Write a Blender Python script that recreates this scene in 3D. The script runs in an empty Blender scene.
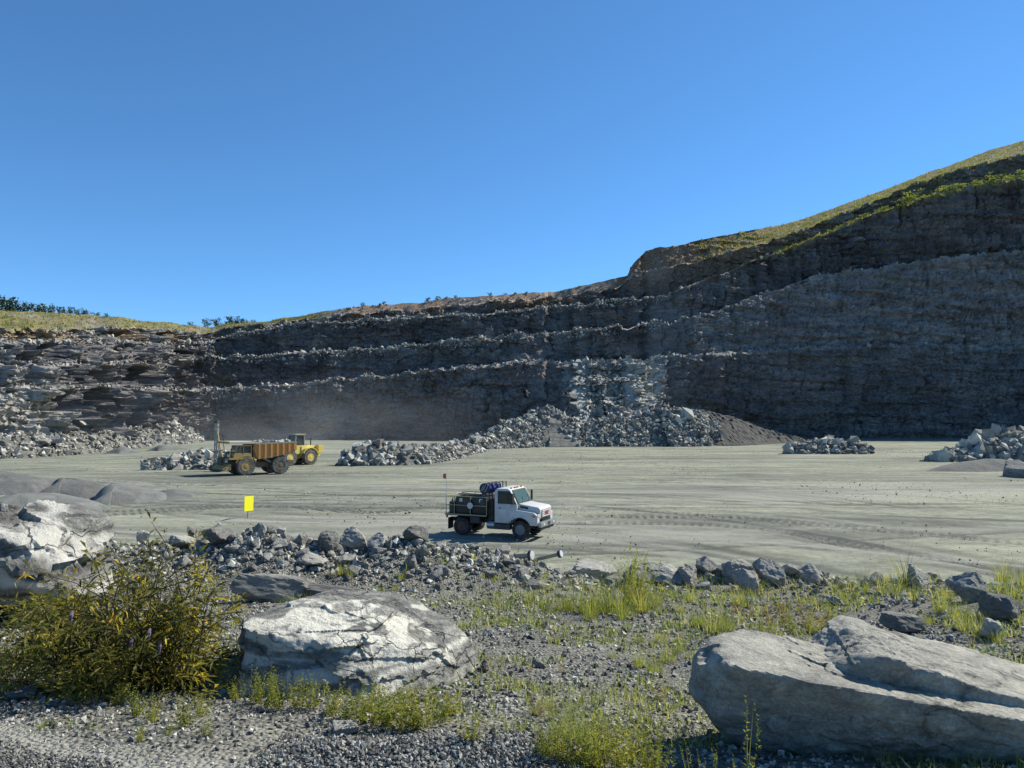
import bpy, bmesh, math, random
import numpy as np
from mathutils import Vector, Matrix, Euler

R = math.radians
sc = bpy.context.scene
col = sc.collection
random.seed(11)
rng = np.random.default_rng(11)

# ------------------------------------------------------------------ camera, world, sun, exposure
F, CX, CY, HORIZON, CAMZ = 745.0, 512.0, 384.0, 422.0, 5.5
PITCH = math.atan((HORIZON - CY) / F)
cam_d = bpy.data.cameras.new("camera")
cam_d.sensor_width = 36.0
cam_d.lens = 36.0 * F / 1024.0
cam_d.clip_start = 0.05
cam_d.clip_end = 9000
cam = bpy.data.objects.new("camera", cam_d)
col.objects.link(cam)
cam.location = (0, 0, CAMZ)
cam.rotation_euler = (R(90) + PITCH, 0, 0)
sc.camera = cam

SUN_AZ, SUN_EL = R(61), R(42)          # azimuth measured to the right of the view direction (+Y)
SUNV = Vector((math.sin(SUN_AZ) * math.cos(SUN_EL), math.cos(SUN_AZ) * math.cos(SUN_EL), math.sin(SUN_EL)))
world = bpy.data.worlds.new("World")
sc.world = world
world.use_nodes = True
wn, wl = world.node_tree.nodes, world.node_tree.links
wn.clear()
sky = wn.new("ShaderNodeTexSky")
sky.sky_type = 'NISHITA'
sky.sun_disc = False
sky.sun_elevation = SUN_EL
sky.sun_rotation = SUN_AZ
sky.altitude = 2500
sky.air_density = 1.0
sky.dust_density = 0.0
sky.ozone_density = 10.0
bg = wn.new("ShaderNodeBackground")
bg.inputs["Strength"].default_value = 0.102
wo = wn.new("ShaderNodeOutputWorld")
hs = wn.new("ShaderNodeHueSaturation")
hs.inputs["Hue"].default_value = 0.491
hs.inputs["Saturation"].default_value = 1.03
hs.inputs["Value"].default_value = 1.2
wl.new(sky.outputs[0], hs.inputs["Color"])
wl.new(hs.outputs[0], bg.inputs[0])
wl.new(bg.outputs[0], wo.inputs[0])
sun_d = bpy.data.lights.new("sun", 'SUN')
sun_d.energy = 5.0
sun_d.angle = R(0.5)
sun_d.color = (1.0, 0.945, 0.83)
sun = bpy.data.objects.new("sun", sun_d)
col.objects.link(sun)
sun.location = (60, 40, 90)
sun.rotation_euler = SUNV.to_track_quat('Z', 'Y').to_euler()
sc.view_settings.view_transform = 'Standard'
sc.view_settings.look = 'None'
sc.view_settings.exposure = 0.58
sc.view_settings.gamma = 1.0
try:
    sc.cycles.max_bounces = 6
    sc.cycles.volume_bounces = 1
    sc.cycles.transparent_max_bounces = 12
except Exception:
    pass

# ------------------------------------------------------------------ maths helpers
CP, SP = math.cos(PITCH), math.sin(PITCH)

def ray(px, py):
    """direction with Y = 1 of the line of sight to a photo pixel"""
    u = (np.asarray(px, float) - CX) / F
    v = (CY - np.asarray(py, float)) / F
    Y = CP - v * SP
    Z = SP + v * CP
    return u / Y, Z / Y

def P3(px, py, Y):
    rx, rz = ray(px, py)
    return np.stack([rx * Y, np.ones_like(rx) * Y, CAMZ + rz * Y], -1)

def sstep(a, b, x):
    t = np.clip((x - a) / (b - a), 0, 1)
    return t * t * (3 - 2 * t)

_perm = np.random.default_rng(3).permutation(4096).astype(np.int64)

def _h(ix, iy, iz, s=0):
    return _perm[(_perm[(_perm[(ix + s * 131) & 4095] + iy) & 4095] + iz) & 4095]

def vnoise(p, s=0):
    """smooth value noise in -1..1"""
    i = np.floor(p).astype(np.int64)
    f = p - i
    f = f * f * f * (f * (f * 6 - 15) + 10)
    x, y, z = i[..., 0], i[..., 1], i[..., 2]
    fx, fy, fz = f[..., 0], f[..., 1], f[..., 2]
    def c(a, b, d):
        return _h(x + a, y + b, z + d, s) / 2047.5 - 1.0
    x00 = c(0, 0, 0) * (1 - fx) + c(1, 0, 0) * fx
    x10 = c(0, 1, 0) * (1 - fx) + c(1, 1, 0) * fx
    x01 = c(0, 0, 1) * (1 - fx) + c(1, 0, 1) * fx
    x11 = c(0, 1, 1) * (1 - fx) + c(1, 1, 1) * fx
    return (x00 * (1 - fy) + x10 * fy) * (1 - fz) + (x01 * (1 - fy) + x11 * fy) * fz

def fbm(p, octaves=4, s=0, gain=0.5):
    a, t, out = 1.0, 0.0, 0.0
    for o in range(octaves):
        out = out + a * vnoise(p * (2.03 ** o) + 17.3 * o, s + o)
        t += a
        a *= gain
    return out / t

def blocks(p, s=0, tilt=0.6):
    """angular broken-rock relief: every Voronoi cell gets its own offset and its own tilt (about -1..1)"""
    i = np.floor(p).astype(np.int64)
    best = np.full(p.shape[:-1], 1e9)
    val = np.zeros(p.shape[:-1])
    for dx in (-1, 0, 1):
        for dy in (-1, 0, 1):
            for dz in (-1, 0, 1):
                cx, cy, cz = i[..., 0] + dx, i[..., 1] + dy, i[..., 2] + dz
                h1 = _h(cx, cy, cz, s)
                h2 = _perm[(h1 + 7) & 4095]
                h3 = _perm[(h2 + 31) & 4095]
                rx = p[..., 0] - (cx + h1 / 4096.0)
                ry = p[..., 1] - (cy + h2 / 4096.0)
                rz = p[..., 2] - (cz + h3 / 4096.0)
                d = rx * rx + ry * ry + rz * rz
                m = d < best
                g1 = _perm[(h3 + 5) & 4095] / 2047.5 - 1
                g2 = _perm[(h3 + 99) & 4095] / 2047.5 - 1
                g3 = _perm[(h3 + 777) & 4095] / 2047.5 - 1
                v = (h2 / 2047.5 - 1) + tilt * (g1 * rx + g2 * ry + g3 * rz) * 2
                best = np.where(m, d, best)
                val = np.where(m, v, val)
    return val

# ------------------------------------------------------------------ object helpers
def tag(o, label=None, cat=None, group=None, kind=None):
    if label: o["label"] = label
    if cat: o["category"] = cat
    if group: o["group"] = group
    if kind: o["kind"] = kind
    return o

def link(name, me, mat=None, parent=None, loc=None):
    o = bpy.data.objects.new(name, me)
    col.objects.link(o)
    if mat is not None and me is not None:
        me.materials.append(mat)
    if parent is not None:
        o.parent = parent
    if loc is not None:
        o.location = loc
    return o

def empty(name, loc, rz=0.0):
    o = bpy.data.objects.new(name, None)
    o.empty_display_size = 0.3
    col.objects.link(o)
    o.location = loc
    o.rotation_euler = (0, 0, rz)
    return o

def np_mesh(name, verts, faces, smooth=False, mask=None, mats=None):
    """mesh from arrays; faces (n, k) of one size"""
    verts = np.ascontiguousarray(verts, np.float32)
    faces = np.ascontiguousarray(faces, np.int32)
    me = bpy.data.meshes.new(name)
    n, k = faces.shape
    me.vertices.add(len(verts))
    me.vertices.foreach_set("co", verts.ravel())
    me.loops.add(n * k)
    me.loops.foreach_set("vertex_index", faces.ravel())
    me.polygons.add(n)
    me.polygons.foreach_set("loop_start", np.arange(0, n * k, k, dtype=np.int32))
    try:
        me.polygons.foreach_set("loop_total", np.full(n, k, np.int32))
    except Exception:
        pass
    me.polygons.foreach_set("use_smooth", np.full(n, smooth, bool))
    if mats is not None:
        me.polygons.foreach_set("material_index", np.ascontiguousarray(mats, np.int32))
    if mask is not None:
        at = me.attributes.new("mask", 'FLOAT_COLOR', 'POINT')
        c = np.ones((len(verts), 4), np.float32)
        c[:, :mask.shape[1]] = mask
        at.data.foreach_set("color", c.ravel())
    me.update()
    me.validate()
    return me

def grid_faces(nr, nc, wrap=False):
    r = np.arange(nr - 1)[:, None]
    c = np.arange(nc if wrap else nc - 1)[None, :]
    c2 = (c + 1) % nc
    a = r * nc + c
    b = r * nc + c2
    d = (r + 1) * nc + c
    e = (r + 1) * nc + c2
    return np.stack([a, b, e, d], -1).reshape(-1, 4)

def ico(sub):
    bm = bmesh.new()
    bmesh.ops.create_icosphere(bm, subdivisions=sub, radius=1.0)
    v = np.array([x.co[:] for x in bm.verts])
    bm.verts.index_update()
    f = np.array([[x.index for x in q.verts] for q in bm.faces])
    bm.free()
    return v, f

class MB:
    """collects boxes, bars, tubes and prisms, then links them as ONE mesh object"""
    def __init__(self):
        self.bm = bmesh.new()
    def _xf(self, vs, loc, rot):
        m = Matrix.Translation(Vector(loc)) @ Euler(rot).to_matrix().to_4x4()
        bmesh.ops.transform(self.bm, matrix=m, verts=vs)
    def box(self, loc, size, rot=(0, 0, 0), bevel=0.0):
        r = bmesh.ops.create_cube(self.bm, size=1.0)
        vs = r["verts"]
        bmesh.ops.scale(self.bm, vec=Vector(size), verts=vs)
        if bevel > 0:
            es = list({e for v in vs for e in v.link_edges})
            rb = bmesh.ops.bevel(self.bm, geom=es, offset=bevel, segments=2, affect='EDGES', profile=0.6)
            vs = list({v for f in rb["faces"] for v in f.verts} | {v for v in vs if v.is_valid})
        self._xf(vs, loc, rot)
        return self
    def bar(self, a, b, w, h=None):
        a, b = Vector(a), Vector(b)
        d = b - a
        q = d.to_track_quat('X', 'Z')
        self.box((a + b) / 2, (d.length, w, h or w), q.to_euler())
        return self
    def tube(self, pts, r, n=8, caps=True):
        pts = [Vector(p) for p in pts]
        rs = r if isinstance(r, (list, tuple)) else [r] * len(pts)
        rings = []
        for i, p in enumerate(pts):
            d = (pts[min(i + 1, len(pts) - 1)] - pts[max(i - 1, 0)])
            if d.length < 1e-9: d = Vector((0, 0, 1))
            q = d.to_track_quat('Z', 'Y')
            rings.append([self.bm.verts.new(p + q @ Vector((rs[i] * math.cos(2 * math.pi * k / n), rs[i] * math.sin(2 * math.pi * k / n), 0))) for k in range(n)])
        for a, b in zip(rings, rings[1:]):
            for k in range(n):
                self.bm.faces.new((a[k], a[(k + 1) % n], b[(k + 1) % n], b[k]))
        if caps:
            self.bm.faces.new(list(reversed(rings[0])))
            self.bm.faces.new(rings[-1])
        return self
    def lathe(self, prof, loc=(0, 0, 0), rot=(0, 0, 0), n=24, caps=True):
        """profile of (radius, z) turned round Z"""
        vs, rings = [], []
        for r, z in prof:
            ring = [self.bm.verts.new((r * math.cos(2 * math.pi * k / n), r * math.sin(2 * math.pi * k / n), z)) for k in range(n)]
            rings.append(ring)
            vs += ring
        for a, b in zip(rings, rings[1:]):
            for k in range(n):
                self.bm.faces.new((a[k], a[(k + 1) % n], b[(k + 1) % n], b[k]))
        if caps:
            self.bm.faces.new(list(reversed(rings[0])))
            self.bm.faces.new(rings[-1])
        self._xf(vs, loc, rot)
        return self
    def prism(self, poly, y0, y1, bevel=0.0):
        """side outline of (x, z) pushed from y0 to y1"""
        a = [self.bm.verts.new((x, y0, z)) for x, z in poly]
        b = [self.bm.verts.new((x, y1, z)) for x, z in poly]
        n = len(poly)
        fs = [self.bm.faces.new(a), self.bm.faces.new(list(reversed(b)))]
        for k in range(n):
            fs.append(self.bm.faces.new((a[(k + 1) % n], a[k], b[k], b[(k + 1) % n])))
        if bevel > 0:
            es = list({e for f in fs for e in f.edges})
            bmesh.ops.bevel(self.bm, geom=es, offset=bevel, segments=2, affect='EDGES', profile=0.6)
        return self
    def quad(self, a, b, c, d):
        self.bm.faces.new([self.bm.verts.new(p) for p in (a, b, c, d)])
        return self
    def plate(self, corners, thick):
        """a slab on four corners, given thickness along its normal"""
        cs = [Vector(c) for c in corners]
        n = (cs[1] - cs[0]).cross(cs[2] - cs[0]).normalized() * thick
        a = [self.bm.verts.new(c) for c in cs]
        b = [self.bm.verts.new(c - n) for c in cs]
        k = len(cs)
        self.bm.faces.new(a)
        self.bm.faces.new(list(reversed(b)))
        for i in range(k):
            self.bm.faces.new((a[(i + 1) % k], a[i], b[i], b[(i + 1) % k]))
        return self
    def build(self, name, mat, parent=None, smooth=False):
        bmesh.ops.recalc_face_normals(self.bm, faces=self.bm.faces)
        me = bpy.data.meshes.new(name)
        self.bm.to_mesh(me)
        self.bm.free()
        if smooth:
            try:
                me.set_sharp_from_angle(angle=R(35))
            except Exception:
                pass
            me.polygons.foreach_set("use_smooth", np.ones(len(me.polygons), bool))
        return link(name, me, mat, parent)

# ------------------------------------------------------------------ materials
class NT:
    def __init__(self, name):
        self.m = bpy.data.materials.new(name)
        self.m.use_nodes = True
        self.t = self.m.node_tree
        self.n, self.l = self.t.nodes, self.t.links
        self.bsdf = self.n["Principled BSDF"]
        self.out = self.n["Material Output"]
    def add(self, typ, ins=None, **kw):
        nd = self.n.new(typ)
        for k, v in kw.items():
            setattr(nd, k, v)
        for k, v in (ins or {}).items():
            self.put(nd.inputs[k], v)
        return nd
    def put(self, sock, v):
        if hasattr(v, "links") or isinstance(v, bpy.types.NodeSocket):
            self.l.new(v, sock)
        else:
            if isinstance(v, tuple) and len(v) == 3 and len(sock.default_value) == 4:
                v = (*v, 1.0)
            sock.default_value = v
    def noise(self, vec, scale, detail=4, rough=0.55, dist=0.0):
        return self.add("ShaderNodeTexNoise", {"Vector": vec, "Scale": scale, "Detail": detail, "Roughness": rough, "Distortion": dist}).outputs[0]
    def ramp(self, fac, stops, mode='LINEAR'):
        r = self.add("ShaderNodeValToRGB", {"Fac": fac})
        r.color_ramp.interpolation = mode
        el = r.color_ramp.elements
        while len(el) > len(stops): el.remove(el[-1])
        while len(el) < len(stops): el.new(0.5)
        for e, (p, c) in zip(el, stops):
            e.position = p
            e.color = (*c, 1) if isinstance(c, tuple) else (c, c, c, 1)
        return r.outputs[0]
    def mix(self, f, a, b, blend='MIX'):
        m = self.add("ShaderNodeMix", data_type='RGBA', blend_type=blend)
        self.put(m.inputs[0], f); self.put(m.inputs[6], a); self.put(m.inputs[7], b)
        return m.outputs[2]
    def math(self, op, a, b=0.0, c=0.0, clamp=False):
        m = self.add("ShaderNodeMath", operation=op, use_clamp=clamp)
        self.put(m.inputs[0], a); self.put(m.inputs[1], b); self.put(m.inputs[2], c)
        return m.outputs[0]
    def mapping(self, vec, scale=(1, 1, 1), rot=(0, 0, 0), loc=(0, 0, 0)):
        return self.add("ShaderNodeMapping", {"Vector": vec, "Scale": scale, "Rotation": rot, "Location": loc}).outputs[0]
    def bump(self, h, strength=0.5, dist=0.1, normal=None):
        b = self.add("ShaderNodeBump", {"Height": h, "Strength": strength, "Distance": dist})
        if normal is not None: self.l.new(normal, b.inputs["Normal"])
        return b.outputs[0]
    def done(self, color, rough=0.9, normal=None, spec=0.25, metal=0.0, k=0.6, warm=True):
        if not isinstance(color, tuple):
            color = self.mix(1.0, color, (k * 1.02, k, k * 0.93) if warm else (k, k, k), 'MULTIPLY')
        else:
            color = tuple(x * k for x in color)
        self.last = color
        self.put(self.bsdf.inputs["Base Color"], color)
        self.put(self.bsdf.inputs["Roughness"], rough)
        self.bsdf.inputs["Specular IOR Level"].default_value = spec
        self.bsdf.inputs["Metallic"].default_value = metal
        if normal is not None: self.l.new(normal, self.bsdf.inputs["Normal"])
        return self.m
    def pos(self):
        return self.add("ShaderNodeNewGeometry").outputs["Position"]
    def obj(self):
        """object coordinates, shifted per object so that copies do not repeat"""
        tc = self.add("ShaderNodeTexCoord").outputs["Object"]
        r = self.add("ShaderNodeObjectInfo").outputs["Random"]
        off = self.add("ShaderNodeCombineXYZ", {"X": self.math('MULTIPLY', r, 37.0), "Y": self.math('MULTIPLY', r, 91.0), "Z": self.math('MULTIPLY', r, 53.0)}).outputs[0]
        return self.add("ShaderNodeVectorMath", {0: tc, 1: off}, operation='ADD').outputs[0], r
    def mask(self):
        a = self.add("ShaderNodeAttribute", attribute_name="mask")
        s = self.add("ShaderNodeSeparateColor", {"Color": a.outputs["Color"]})
        return s.outputs[0], s.outputs[1], s.outputs[2]

def paint(name, colr, rough=0.45, dirt=0.35, dirt_col=(0.24, 0.23, 0.19), spec=0.4, metal=0.0, scale=2.5, kk=1.0):
    t = NT(name)
    v, r = t.obj()
    n = t.noise(v, scale, 6, 0.65)
    n2 = t.noise(v, scale * 7, 3, 0.6)
    f = t.ramp(t.math('ADD', t.math('MULTIPLY', n, 0.7), t.math('MULTIPLY', n2, 0.3)), [(0.42, 0.0), (0.68, 1.0)])
    f = t.math('MULTIPLY', f, dirt)
    c = t.mix(f, colr, dirt_col)
    rg = t.math('ADD', rough, t.math('MULTIPLY', f, 0.5), clamp=True)
    return t.done(c, rg, None, spec, metal, 0.72 * kk, False)

def rock_mat(name, dark, mid, light, scale=3.0, bump=0.6, bd=0.05, band=None, rand=0.35, k=0.75):
    t = NT(name)
    v, r = t.obj()
    if band:
        vb = t.mapping(v, band)
    else:
        vb = v
    n = t.noise(vb, scale, 8, 0.68, 0.6)
    n2 = t.noise(v, scale * 9, 4, 0.7)
    c = t.ramp(t.math('ADD', t.math('MULTIPLY', n, 0.72), t.math('MULTIPLY', n2, 0.28)), [(0.34, dark), (0.5, mid), (0.66, light)])
    c = t.mix(1.0, c, t.ramp(r, [(0.0, 1.0 - rand), (1.0, 1.0 + rand)]), 'MULTIPLY')
    h = t.math('ADD', n, t.math('MULTIPLY', n2, 0.4))
    return t.done(c, 0.92, t.bump(h, bump, bd), 0.2, 0.0, k)

# ------------------------------------------------------------------ setting materials
def mat_floor():
    t = NT("pit_floor_dust")
    p = t.pos()
    r, g, b = t.mask()
    n1 = t.noise(t.mapping(p, (0.035, 0.14, 0.1), (0, 0, 0.12)), 1.0, 7, 0.62, 0.8)
    n2 = t.noise(t.mapping(p, (0.12, 0.9, 0.1), (0, 0, -0.06)), 1.0, 6, 0.65, 0.4)
    n3 = t.noise(p, 2.2, 6, 0.7)
    c = t.ramp(n1, [(0.36, (0.235, 0.245, 0.225)), (0.5, (0.335, 0.345, 0.30)), (0.64, (0.43, 0.435, 0.36))])
    c = t.mix(0.3, c, t.ramp(n2, [(0.36, 0.62), (0.52, 1.0), (0.66, 1.22)]), 'MULTIPLY')
    c = t.mix(0.8, c, t.ramp(n3, [(0.32, 0.6), (0.52, 1.0), (0.7, 1.25)]), 'MULTIPLY')
    n4 = t.noise(t.mapping(p, (0.3, 0.7, 0.3), (0, 0, 0.2)), 1.0, 6, 0.7, 0.6)
    c = t.mix(0.7, c, t.ramp(n4, [(0.34, 0.68), (0.5, 1.0), (0.66, 1.25)]), 'MULTIPLY')
    c = t.mix(1.0, c, (1.01, 1.03, 0.90), 'MULTIPLY')
    c = t.mix(r, c, (0.105, 0.108, 0.10))          # damp, churned wheel tracks
    c = t.mix(g, c, (0.46, 0.46, 0.40))            # dry pale dust
    h = t.math('ADD', t.noise(p, 5.0, 6, 0.7), t.math('MULTIPLY', n2, 1.0))
    return t.done(c, 0.95, t.bump(h, 0.5, 0.08), 0.15, 0.0, 0.64, False)

def mat_cliff():
    t = NT("quarry_rock_face")
    p = t.pos()
    r, g, b = t.mask()
    n1 = t.noise(t.mapping(p, (0.05, 0.05, 0.16)), 1.0, 8, 0.65, 0.5)
    n2 = t.noise(t.mapping(p, (0.16, 0.16, 0.75), (0.05, 0.06, 0)), 1.0, 8, 0.72, 0.5)
    n3 = t.noise(p, 1.3, 5, 0.7)
    c = t.ramp(n1, [(0.3, (0.125, 0.12, 0.12)), (0.5, (0.192, 0.183, 0.172)), (0.7, (0.265, 0.25, 0.228))])
    c = t.mix(0.75, c, t.ramp(n2, [(0.36, 0.55), (0.5, 1.0), (0.64, 1.55)]), 'MULTIPLY')
    c = t.mix(0.6, c, t.ramp(n3, [(0.32, 0.6), (0.5, 1.0), (0.7, 1.4)]), 'MULTIPLY')
    rust = t.ramp(t.noise(t.mapping(p, (0.03, 0.03, 0.035)), 1.0, 5, 0.6, 0.4), [(0.47, 0.0), (0.62, 0.7)])
    c = t.mix(rust, c, t.mix(0.5, (0.17, 0.12, 0.105), c))
    c = t.mix(b, c, t.ramp(n3, [(0.3, (0.16, 0.16, 0.15)), (0.5, (0.34, 0.335, 0.29)), (0.7, (0.5, 0.49, 0.42))]))
    soil = t.ramp(n3, [(0.3, (0.15, 0.10, 0.07)), (0.5, (0.27, 0.18, 0.11)), (0.7, (0.42, 0.33, 0.22))])
    c = t.mix(g, c, soil)
    ng = t.noise(p, 0.22, 6, 0.7)
    grass = t.ramp(t.math('ADD', t.math('MULTIPLY', ng, 0.6), t.math('MULTIPLY', n3, 0.4)), [(0.34, (0.06, 0.07, 0.03)), (0.45, (0.12, 0.125, 0.045)), (0.54, (0.21, 0.175, 0.085)), (0.66, (0.27, 0.20, 0.12))])
    c = t.mix(r, c, grass)
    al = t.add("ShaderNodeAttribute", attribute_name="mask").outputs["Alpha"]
    c = t.mix(al, c, t.mix(1.0, c, (0.5, 0.5, 0.51), 'MULTIPLY'))   # darkens the rock colour of the steep faces
    h = t.math('ADD', n3, n2)
    return t.done(c, 0.95, t.bump(h, 0.9, 0.35), 0.15, 0.0, 1.1, False)

def mat_bank():
    t = NT("gravel_bank_ground")
    p = t.pos()
    r, g, b = t.mask()
    n1 = t.noise(p, 0.7, 6, 0.65, 0.4)
    n2 = t.noise(p, 16.0, 5, 0.75)
    v = t.add("ShaderNodeTexVoronoi", {"Vector": p, "Scale": 26.0, "Randomness": 1.0}, feature='F1')
    vc = t.add("ShaderNodeSeparateColor", {"Color": v.outputs["Color"]}).outputs[0]
    c = t.ramp(n1, [(0.3, (0.21, 0.215, 0.205)), (0.5, (0.29, 0.29, 0.265)), (0.7, (0.36, 0.355, 0.31))])
    c = t.mix(0.8, c, t.ramp(vc, [(0.0, 0.5), (0.5, 0.95), (1.0, 1.5)]), 'MULTIPLY')
    c = t.mix(0.6, c, t.ramp(n2, [(0.3, 0.5), (0.5, 1.0), (0.7, 1.35)]), 'MULTIPLY')
    c = t.mix(r, c, t.mix(0.5, (0.085, 0.088, 0.09), c))          # dark crushed stone of the track
    c = t.mix(g, c, (0.42, 0.42, 0.39))                          # pale fines along the track edge
    h = t.math('SUBTRACT', t.math('MULTIPLY', n2, 0.6), v.outputs["Distance"])
    return t.done(c, 0.95, t.bump(h, 0.9, 0.04), 0.15)

M_FLOOR, M_CLIFF, M_BANK = mat_floor(), mat_cliff(), mat_bank()
M_PILE = rock_mat("blasted_rock", (0.10, 0.103, 0.105), (0.2, 0.2, 0.19), (0.33, 0.33, 0.3), 0.9, 0.8, 0.25, rand=0.0)
M_DARKHEAP = rock_mat("shade_toned_gravel", (0.085, 0.088, 0.09), (0.12, 0.122, 0.12), (0.16, 0.16, 0.15), 0.8, 0.8, 0.2, rand=0.05, k=0.62)  # right wall's shade over the heap, put into a darker gravel colour
M_GRAVELHEAP = rock_mat("fine_grey_gravel", (0.155, 0.165, 0.17), (0.222, 0.234, 0.235), (0.30, 0.31, 0.305), 0.9, 0.8, 0.12, rand=0.2, k=0.58)

# ------------------------------------------------------------------ pit floor: one sheet to the horizon
def seg_dist(px, py, pts):
    """distance in metres from ground points to a polyline"""
    best = np.full(px.shape, 1e9)
    along = np.zeros(px.shape)
    acc = 0.0
    for (x0, y0), (x1, y1) in zip(pts, pts[1:]):
        L = math.hypot(x1 - x0, y1 - y0)
        t = np.clip(((px - x0) * (x1 - x0) + (py - y0) * (y1 - y0)) / (L * L), 0, 1)
        d = np.hypot(px - x0 - t * (x1 - x0), py - y0 - t * (y1 - y0))
        m = d < best
        best = np.where(m, d, best)
        along = np.where(m, acc + t * L, along)
        acc += L
    return best, along

def floor_z(X, Y):
    s = X / np.maximum(np.abs(Y), 1.0)
    z = -1.0 * sstep(0.3, 0.62, -s) * sstep(80, 140, Y) * (Y > 0)
    z = z + 0.5 * sstep(0.2, 0.6, s) * sstep(110, 210, Y)
    return z

def floor_pts(pxs):
    """ground points of the level floor under photo pixels, as a smooth track"""
    out = []
    for x, y in pxs:
        rx, rz = ray(x, y)
        Y = -CAMZ / rz
        out.append((float(rx * Y), float(Y)))
    # Chaikin smoothing
    for _ in range(2):
        q = [out[0]]
        for a, b in zip(out, out[1:]):
            q += [(a[0] * .75 + b[0] * .25, a[1] * .75 + b[1] * .25), (a[0] * .25 + b[0] * .75, a[1] * .25 + b[1] * .75)]
        out = q + [out[-1]]
    return out

TRACKS = [  # (pixels, half width m, strength, lugs)
    ([(600, 522), (660, 524), (720, 526), (770, 530), (830, 541), (900, 553), (1000, 569), (1060, 580)], 0.65, 1.1, True),
    ([(610, 520), (680, 521), (740, 524), (790, 530), (840, 540), (900, 551), (1000, 566), (1060, 577)], 1.7, 0.42, False),
    ([(90, 513), (170, 509), (240, 505), (300, 505), (360, 503)], 1.5, 0.4, False),
    ([(555, 518), (620, 516), (700, 518), (780, 526)], 1.3, 0.35, False),
    ([(560, 507), (640, 511), (740, 520), (850, 529), (1000, 541), (1060, 546)], 0.6, 0.9, True),
    ([(590, 516), (680, 517), (760, 519), (860, 527), (960, 536)], 0.55, 1.0, True),
    ([(60, 512), (130, 511), (200, 506), (260, 503), (330, 510), (380, 512), (440, 505)], 0.7, 1.0, True),
    ([(90, 516), (170, 511), (240, 506), (300, 507), (360, 500)], 0.6, 0.9, True),
    ([(330, 508), (375, 502), (420, 500), (445, 505)], 0.4, 0.6, False),
    ([(300, 477), (420, 470), (560, 468), (760, 470), (1040, 482)], 0.9, 0.35, False),
    ([(330, 486), (480, 480), (640, 484), (860, 500), (1040, 515)], 0.7, 0.4, False),
    ([(250, 490), (400, 491), (560, 492), (720, 500), (900, 520), (1040, 532)], 0.6, 0.4, False),
    ([(0, 470), (130, 462), (330, 472), (520, 460), (760, 456), (1040, 464)], 1.2, 0.35, False),
    ([(560, 540), (640, 536), (760, 543), (870, 556), (960, 572)], 0.3, 0.3, True),
    ([(420, 498), (600, 497), (800, 509), (1000, 525)], 0.3, 0.4, False),
    ([(600, 474), (700, 478), (850, 490), (1030, 505)], 0.5, 0.4, False),
]

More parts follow.
